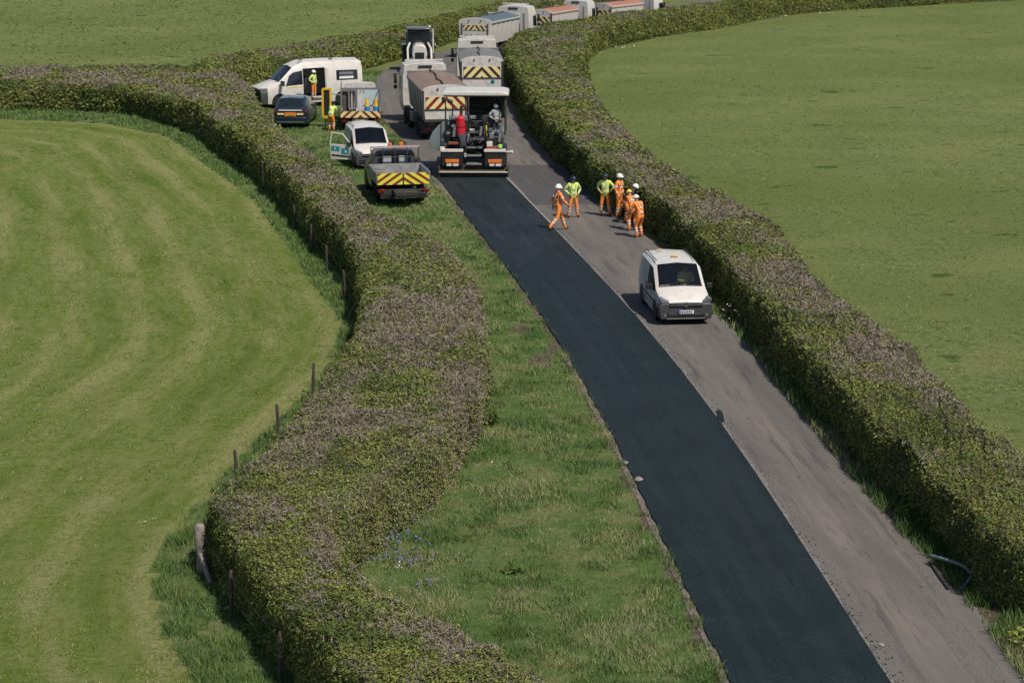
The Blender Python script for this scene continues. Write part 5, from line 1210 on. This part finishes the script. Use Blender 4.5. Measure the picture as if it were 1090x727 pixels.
# ------------------------------------------------------------ tractor on the left of the queue
tr = empty('tractor', tail_at(446, 76), R(4), 'tractor with a black cab and white bonnet parked left of the lorry queue', 'tractor')
m = MB(); m.prism([(-.85, .9), (.85, .9), (.88, 1.7), (.74, 2.75), (-.74, 2.75), (-.88, 1.7)], 'y', -.2, 1.3); m.build('cab', navy, tr, bevel=.05)
m = MB(); m.prism([(-.70, 1.65), (.70, 1.65), (.62, 2.60), (-.62, 2.60)], 'y', -.23, -.205); m.build('windscreen', darkglass, tr)
for sg in (-1, 1): m = MB(); m.prism([(.0, 1.6), (1.1, 1.6), (1.1, 2.6), (.1, 2.6)], 'x', sg*.80, sg*.86); m.build('side_window', darkglass, tr)
m = MB(); m.box((0, .5, 2.82), (1.6, 1.7, .12)); m.build('roof', charcoal, tr, bevel=.04)
m = MB(); m.prism([(-.42, .8), (.42, .8), (.50, 1.35), (.42, 1.75), (.22, 1.92), (-.22, 1.92), (-.42, 1.75), (-.50, 1.35)], 'y', -2.0, -.2); m.build('bonnet', white, tr, bevel=.06)
m = MB(); m.box((0, -2.02, 1.15), (.6, .06, .55)); m.build('grille', black, tr)
m = MB(); m.box((0, -2.05, .78), (.9, .12, .14)); m.build('front_weight', yellow, tr)
m = MB(); m.tube([(.95, -.25, 1.2), (.95, -.25, 2.85)], .05, 8); m.ball((.72, -.1, 2.95), .10, n=10); m.build('exhaust_stack', white, tr)
for sg in (-1, 1):
    wheel(tr, sg*.85, .75, .82, .46, white); wheel(tr, sg*.75, -1.5, .50, .34, white)
    m = MB(); m.tube([(sg*.6, -.15, 1.9), (sg*.78, -1.2, 1.6), (sg*.78, -2.2, .9)], .07, 8); m.build('loader_arm', white, tr)
    m = MB(); m.box((sg*.92, .75, 1.72), (.5, 1.3, .06)); m.build('mudguard', charcoal, tr, bevel=.02)
    mirror(tr, sg*.95, -.2, 2.2, s=1.2)
m = MB(); m.prism([(-2.9, .25), (-2.3, .25), (-2.25, .95), (-2.4, .5)], 'x', -1.0, 1.0); m.build('loader_bucket', grey, tr)

grey_cloth = mat('light_grey_cloth', (.28, .30, .31), .8)
# ------------------------------------------------------------ road paver
pv = empty('road_paver', (0, 0, 0), R(-1), 'black road paver with a white canopy laying the fresh asphalt', 'paver')
q0 = at(504, 190); pv.location = (q0.x, q0.y, 0)
Z = lambda *a: a
def part(name, mt, shapes, bevel=.01, parent=None):
    m = MB()
    for s in shapes:
        if s[0] == 'b': m.box(s[1], s[2], rz=s[3] if len(s) > 3 else 0)
        elif s[0] == 't': m.tube(s[1], s[2], 10)
    return m.build(name, mt, parent or pv, bevel=bevel)
# +Y is towards the lorry (travel direction), rear screed at y=0
part('screed', chassis, [('b', (0, .28, .20), (3.1, .55, .34)), ('b', (0, .6, .42), (2.6, .5, .25))])
part('screed_walkway', mat('worn_cream_steel', (.50, .46, .34), .6, metal=.2, dirt=(.1, .07, .05, .4)), [('b', (0, -.06, .30), (3.16, .26, .05))])
for sg in (-1, 1):
    part('screed_end_plate', chassis, [('b', (sg*1.57, .35, .28), (.06, .95, .52))])
    bx = part('side_cabinet', black, [('b', (sg*.98, .32, .88), (.95, .42, .66))], .02)
    part('cabinet_lid', white, [('b', (sg*.98, .30, 1.24), (1.0, .46, .09))], .01, bx)
    part('orange_lamp_cluster', orange, [('b', (sg*.98, .09, .78), (.62, .04, .16))], .01, bx)
    part('cabinet_label', refl, [('b', (sg*.98-.14, .09, .60), (.22, .04, .11)), ('b', (sg*.98+.16, .09, .60), (.26, .04, .11))], .01, bx)
    part('leveling_arm', black, [('t', [(sg*1.32, .6, .7), (sg*1.30, 2.2, .95), (sg*1.28, 3.6, .8)], .09)])
    part('track', rubber, [('b', (sg*1.0, 3.0, .42), (.36, 3.2, .72))], .15)
    part('hopper_wing', grey, [('b', (sg*1.25, 5.3, 1.15), (.10, 1.8, .9), 0)])
part('engine_hull', black, [('b', (0, 3.3, 1.25), (2.3, 2.9, 1.2))], .05)
part('hopper_floor', chassis, [('b', (0, 5.2, .75), (2.4, 1.9, .2)), ('b', (0, 6.25, .55), (2.3, .25, .3))])
part('auger', steel, [('t', [(-1.4, .95, .38), (1.4, .95, .38)], .17)])
part('rear_steps', grey, [('b', (.02, .35, .62), (.72, .5, .06)), ('b', (.02, .7, .95), (.70, .4, .06)), ('b', (.02, 1.1, 1.28), (.72, .5, .06)), ('b', (.02, 1.5, 1.62), (1.9, .8, .06))])
part('engine_cowl', black, [('b', (-.62, 1.75, 1.75), (.95, .9, 1.5)), ('b', (.85, 1.3, 1.35), (.7, .6, .9))], .05)
part('operator_platform', charcoal, [('b', (.1, 2.3, 1.88), (2.3, 1.6, .07)), ('b', (.12, 1.95, 2.10), (.95, .12, .62)), ('b', (.12, 2.9, 2.2), (1.0, .25, .75))], .02)
part('control_desk', black, [('b', (.1, 1.62, 2.28), (1.1, .3, .22)), ('b', (-.55, 1.5, 2.0), (.12, .12, .9))], .03)
part('seat', charcoal, [('b', (.82, 2.15, 2.15), (.5, .5, .12)), ('b', (.82, 1.9, 2.45), (.5, .1, .6))], .04)
part('handrail', steel, [('t', [(-1.15, 1.45, 1.7), (-1.15, 1.45, 2.7), (-.6, 1.45, 2.7), (-.6, 1.45, 1.7)], .022), ('t', [(1.2, 1.45, 1.6), (1.2, 1.45, 2.7), (.45, 1.45, 2.7), (.45, 1.45, 1.6)], .022)])
part('yellow_hose', yellow, [('t', [(.55, 1.35, 1.2), (.58, 1.38, 1.7), (.55, 1.42, 2.25)], .035)])
# canopy with posts
m = MB(); P = [(-1.55, 3.62), (-1.50, 3.74), (-1.2, 3.80), (1.2, 3.80), (1.50, 3.74), (1.55, 3.62)]; m.prism(P, 'y', 1.35, 3.55); cn = m.build('canopy', white, pv, bevel=.03)
cn.location = (.05, 0, 0)
part('canopy_underside', mat('dark_green_lining', (.03, .06, .055), .7), [('b', (.05, 2.45, 3.59), (2.9, 2.1, .05))])
for x in (-.40, 1.42):
    for y in (1.5, 3.4): part('canopy_post', chassis, [('t', [(x, y, 1.8), (x, y, 3.6)], .035)])
part('windscreen', darkglass, [('b', (.55, 3.35, 2.95), (1.7, .04, 1.2))])
part('exhaust_stack', black, [('t', [(-.62, 1.7, 1.6), (-.62, 1.7, 3.1)], .07)])
part('mast_lamp', black, [('t', [(-1.32, 1.2, 1.4), (-1.32, 1.2, 3.45)], .035), ('b', (-1.42, 1.2, 3.45), (.14, .1, .26)), ('t', [(-1.0, 1.25, 1.4), (-1.0, 1.25, 3.15)], .035), ('t', [(-1.22, 1.2, 3.42), (-.98, 1.2, 3.36)], .09)])
rb = MB(); rb.tube([(-.62, 1.15, 1.90), (-.62, 1.15, 2.62), (-.62, 1.15, 2.70)], [.225, .225, .15], 14); rb.tube([(-.62, 1.15, 2.70), (-.62, 1.15, 2.80)], .06, 8)
o = rb.build('gas_bottle', red, pv); m = MB(); m.tube([(-.62, 1.15, 2.2), (-.62, 1.15, 2.24)], .232, 14, cap=False); m.build('bottle_band', redlamp, o)
part('gas_bottle_rack', chassis, [('b', (-.62, 1.2, 1.82), (.55, .5, .08)), ('t', [(-.9, 1.3, 1.8), (-.9, 1.3, 2.5)], .02), ('t', [(-.35, 1.3, 1.8), (-.35, 1.3, 2.5)], .02)])
# swung-out engine side door: a quarter-round green silver panel
N = 10; poly = [(0, 1.15)]+[(-1.05*math.sin(a), 1.15+1.25*math.cos(a)*1.0+0*a) for a in [math.pi/2*k/N for k in range(N+1)]][::-1]
m = MB(); m.prism([(0, .9), (-1.0, 1.25), (-1.02, 1.55), (-.85, 1.95), (-.5, 2.3), (0, 2.55)], 'y', 0, .05); o = m.build('engine_door', silverp, pv, bevel=.02); o.location = (-1.12, 1.6, 0); o.rotation_euler = (0, 0, R(18))
m = MB(); m.prism([(0, .9), (.0, 2.55), (.35, 2.5), (.38, .95)], 'y', -.02, .03); o = m.build('engine_door_flap', mat('dark_green_panel', (.06, .10, .09), .5), pv); o.location = (-1.12, 1.6, 0)
part('hi_vis_marker', mat('lime_marker', (.4, .75, .08), .5), [('b', (-1.42, .55, .95), (.12, .06, .16)), ('b', (1.22, .45, 1.42), (.16, .08, .16))])
part('tool_bin', white, [('b', (.72, .75, 1.45), (.26, .25, .28))], .02)
part('tool_bin', white, [('b', (-1.45, .55, 1.25), (.22, .25, .26))], .02)
part('side_lamp', white, [('t', [(1.5, .3, 1.15), (1.80, .15, 1.2)], .07)], .02)
part('tool_roll', mat('rust_red', (.20, .05, .025), .7), [('b', (.85, .65, 1.33), (.55, .3, .12)), ('b', (-.95, .85, 1.5), (.5, .25, .12)), ('b', (.0, .5, .45), (1.0, .3, .08))], .02)
part('side_frame', black, [('b', (-1.38, 1.5, .95), (.30, 1.9, 1.1)), ('b', (1.36, 1.5, .85), (.26, 1.9, .9))], .04)
g = random.Random(19)
for k in range(30):
    x = g.uniform(-1.2, 1.3); x = x if abs(x) > .38 else x*2.2
    bz = (g.uniform(.12, .34), g.uniform(.1, .3), g.uniform(.10, .36))
    part(g.choice(['filter_housing', 'pump_unit', 'tool_case', 'control_box']), g.choice([black, black, black, chassis, grey, charcoal, black, steel]), [('b', (x, g.uniform(1.0, 1.5), g.uniform(1.15, 2.65)), bz, g.uniform(-.4, .4))], .015)
for x, z, mt in ((1.15, 1.75, steel), (-.30, 1.75, steel), (.28, 2.05, grey), (-.95, 2.0, grey)):
    part('hydraulic_cylinder', mt, [('t', [(x, .98, z-.22), (x+.05, 1.02, z+.2)], .07)], .0)
g = random.Random(9); m = MB()
for k in range(46):
    x, y, z = g.uniform(-1.1, 1.3), g.uniform(.7, 1.5), g.uniform(.9, 1.9); m.tube([(x, y, z), (x+g.uniform(-.3, .3), y+g.uniform(-.1, .2), z+g.uniform(-.25, .3)), (x+g.uniform(-.5, .5), y+.2, z+g.uniform(-.3, .3))], .022, 6)
m.build('hydraulic_hoses', black, pv)
m = MB()
for k in range(10): m.box((g.uniform(-1.15, 1.25), g.uniform(.8, 1.4), g.uniform(1.1, 2.0)), (g.uniform(.08, .25), .1, g.uniform(.08, .2)))
m.build('valve_blocks', grey, pv, bevel=.01)
person(local(pv, .98, 1.75, 1.62), R(35), grey_cloth, cloth, helW, 'operator in a light grey top and white helmet on the right of the paver', pose={**hip}, scale=.88)
person(local(pv, -.52, .75, .65), R(200), cloth, cloth, helW, 'worker in dark clothes bending over the paver below the red gas bottle', pose=bend, scale=.92)
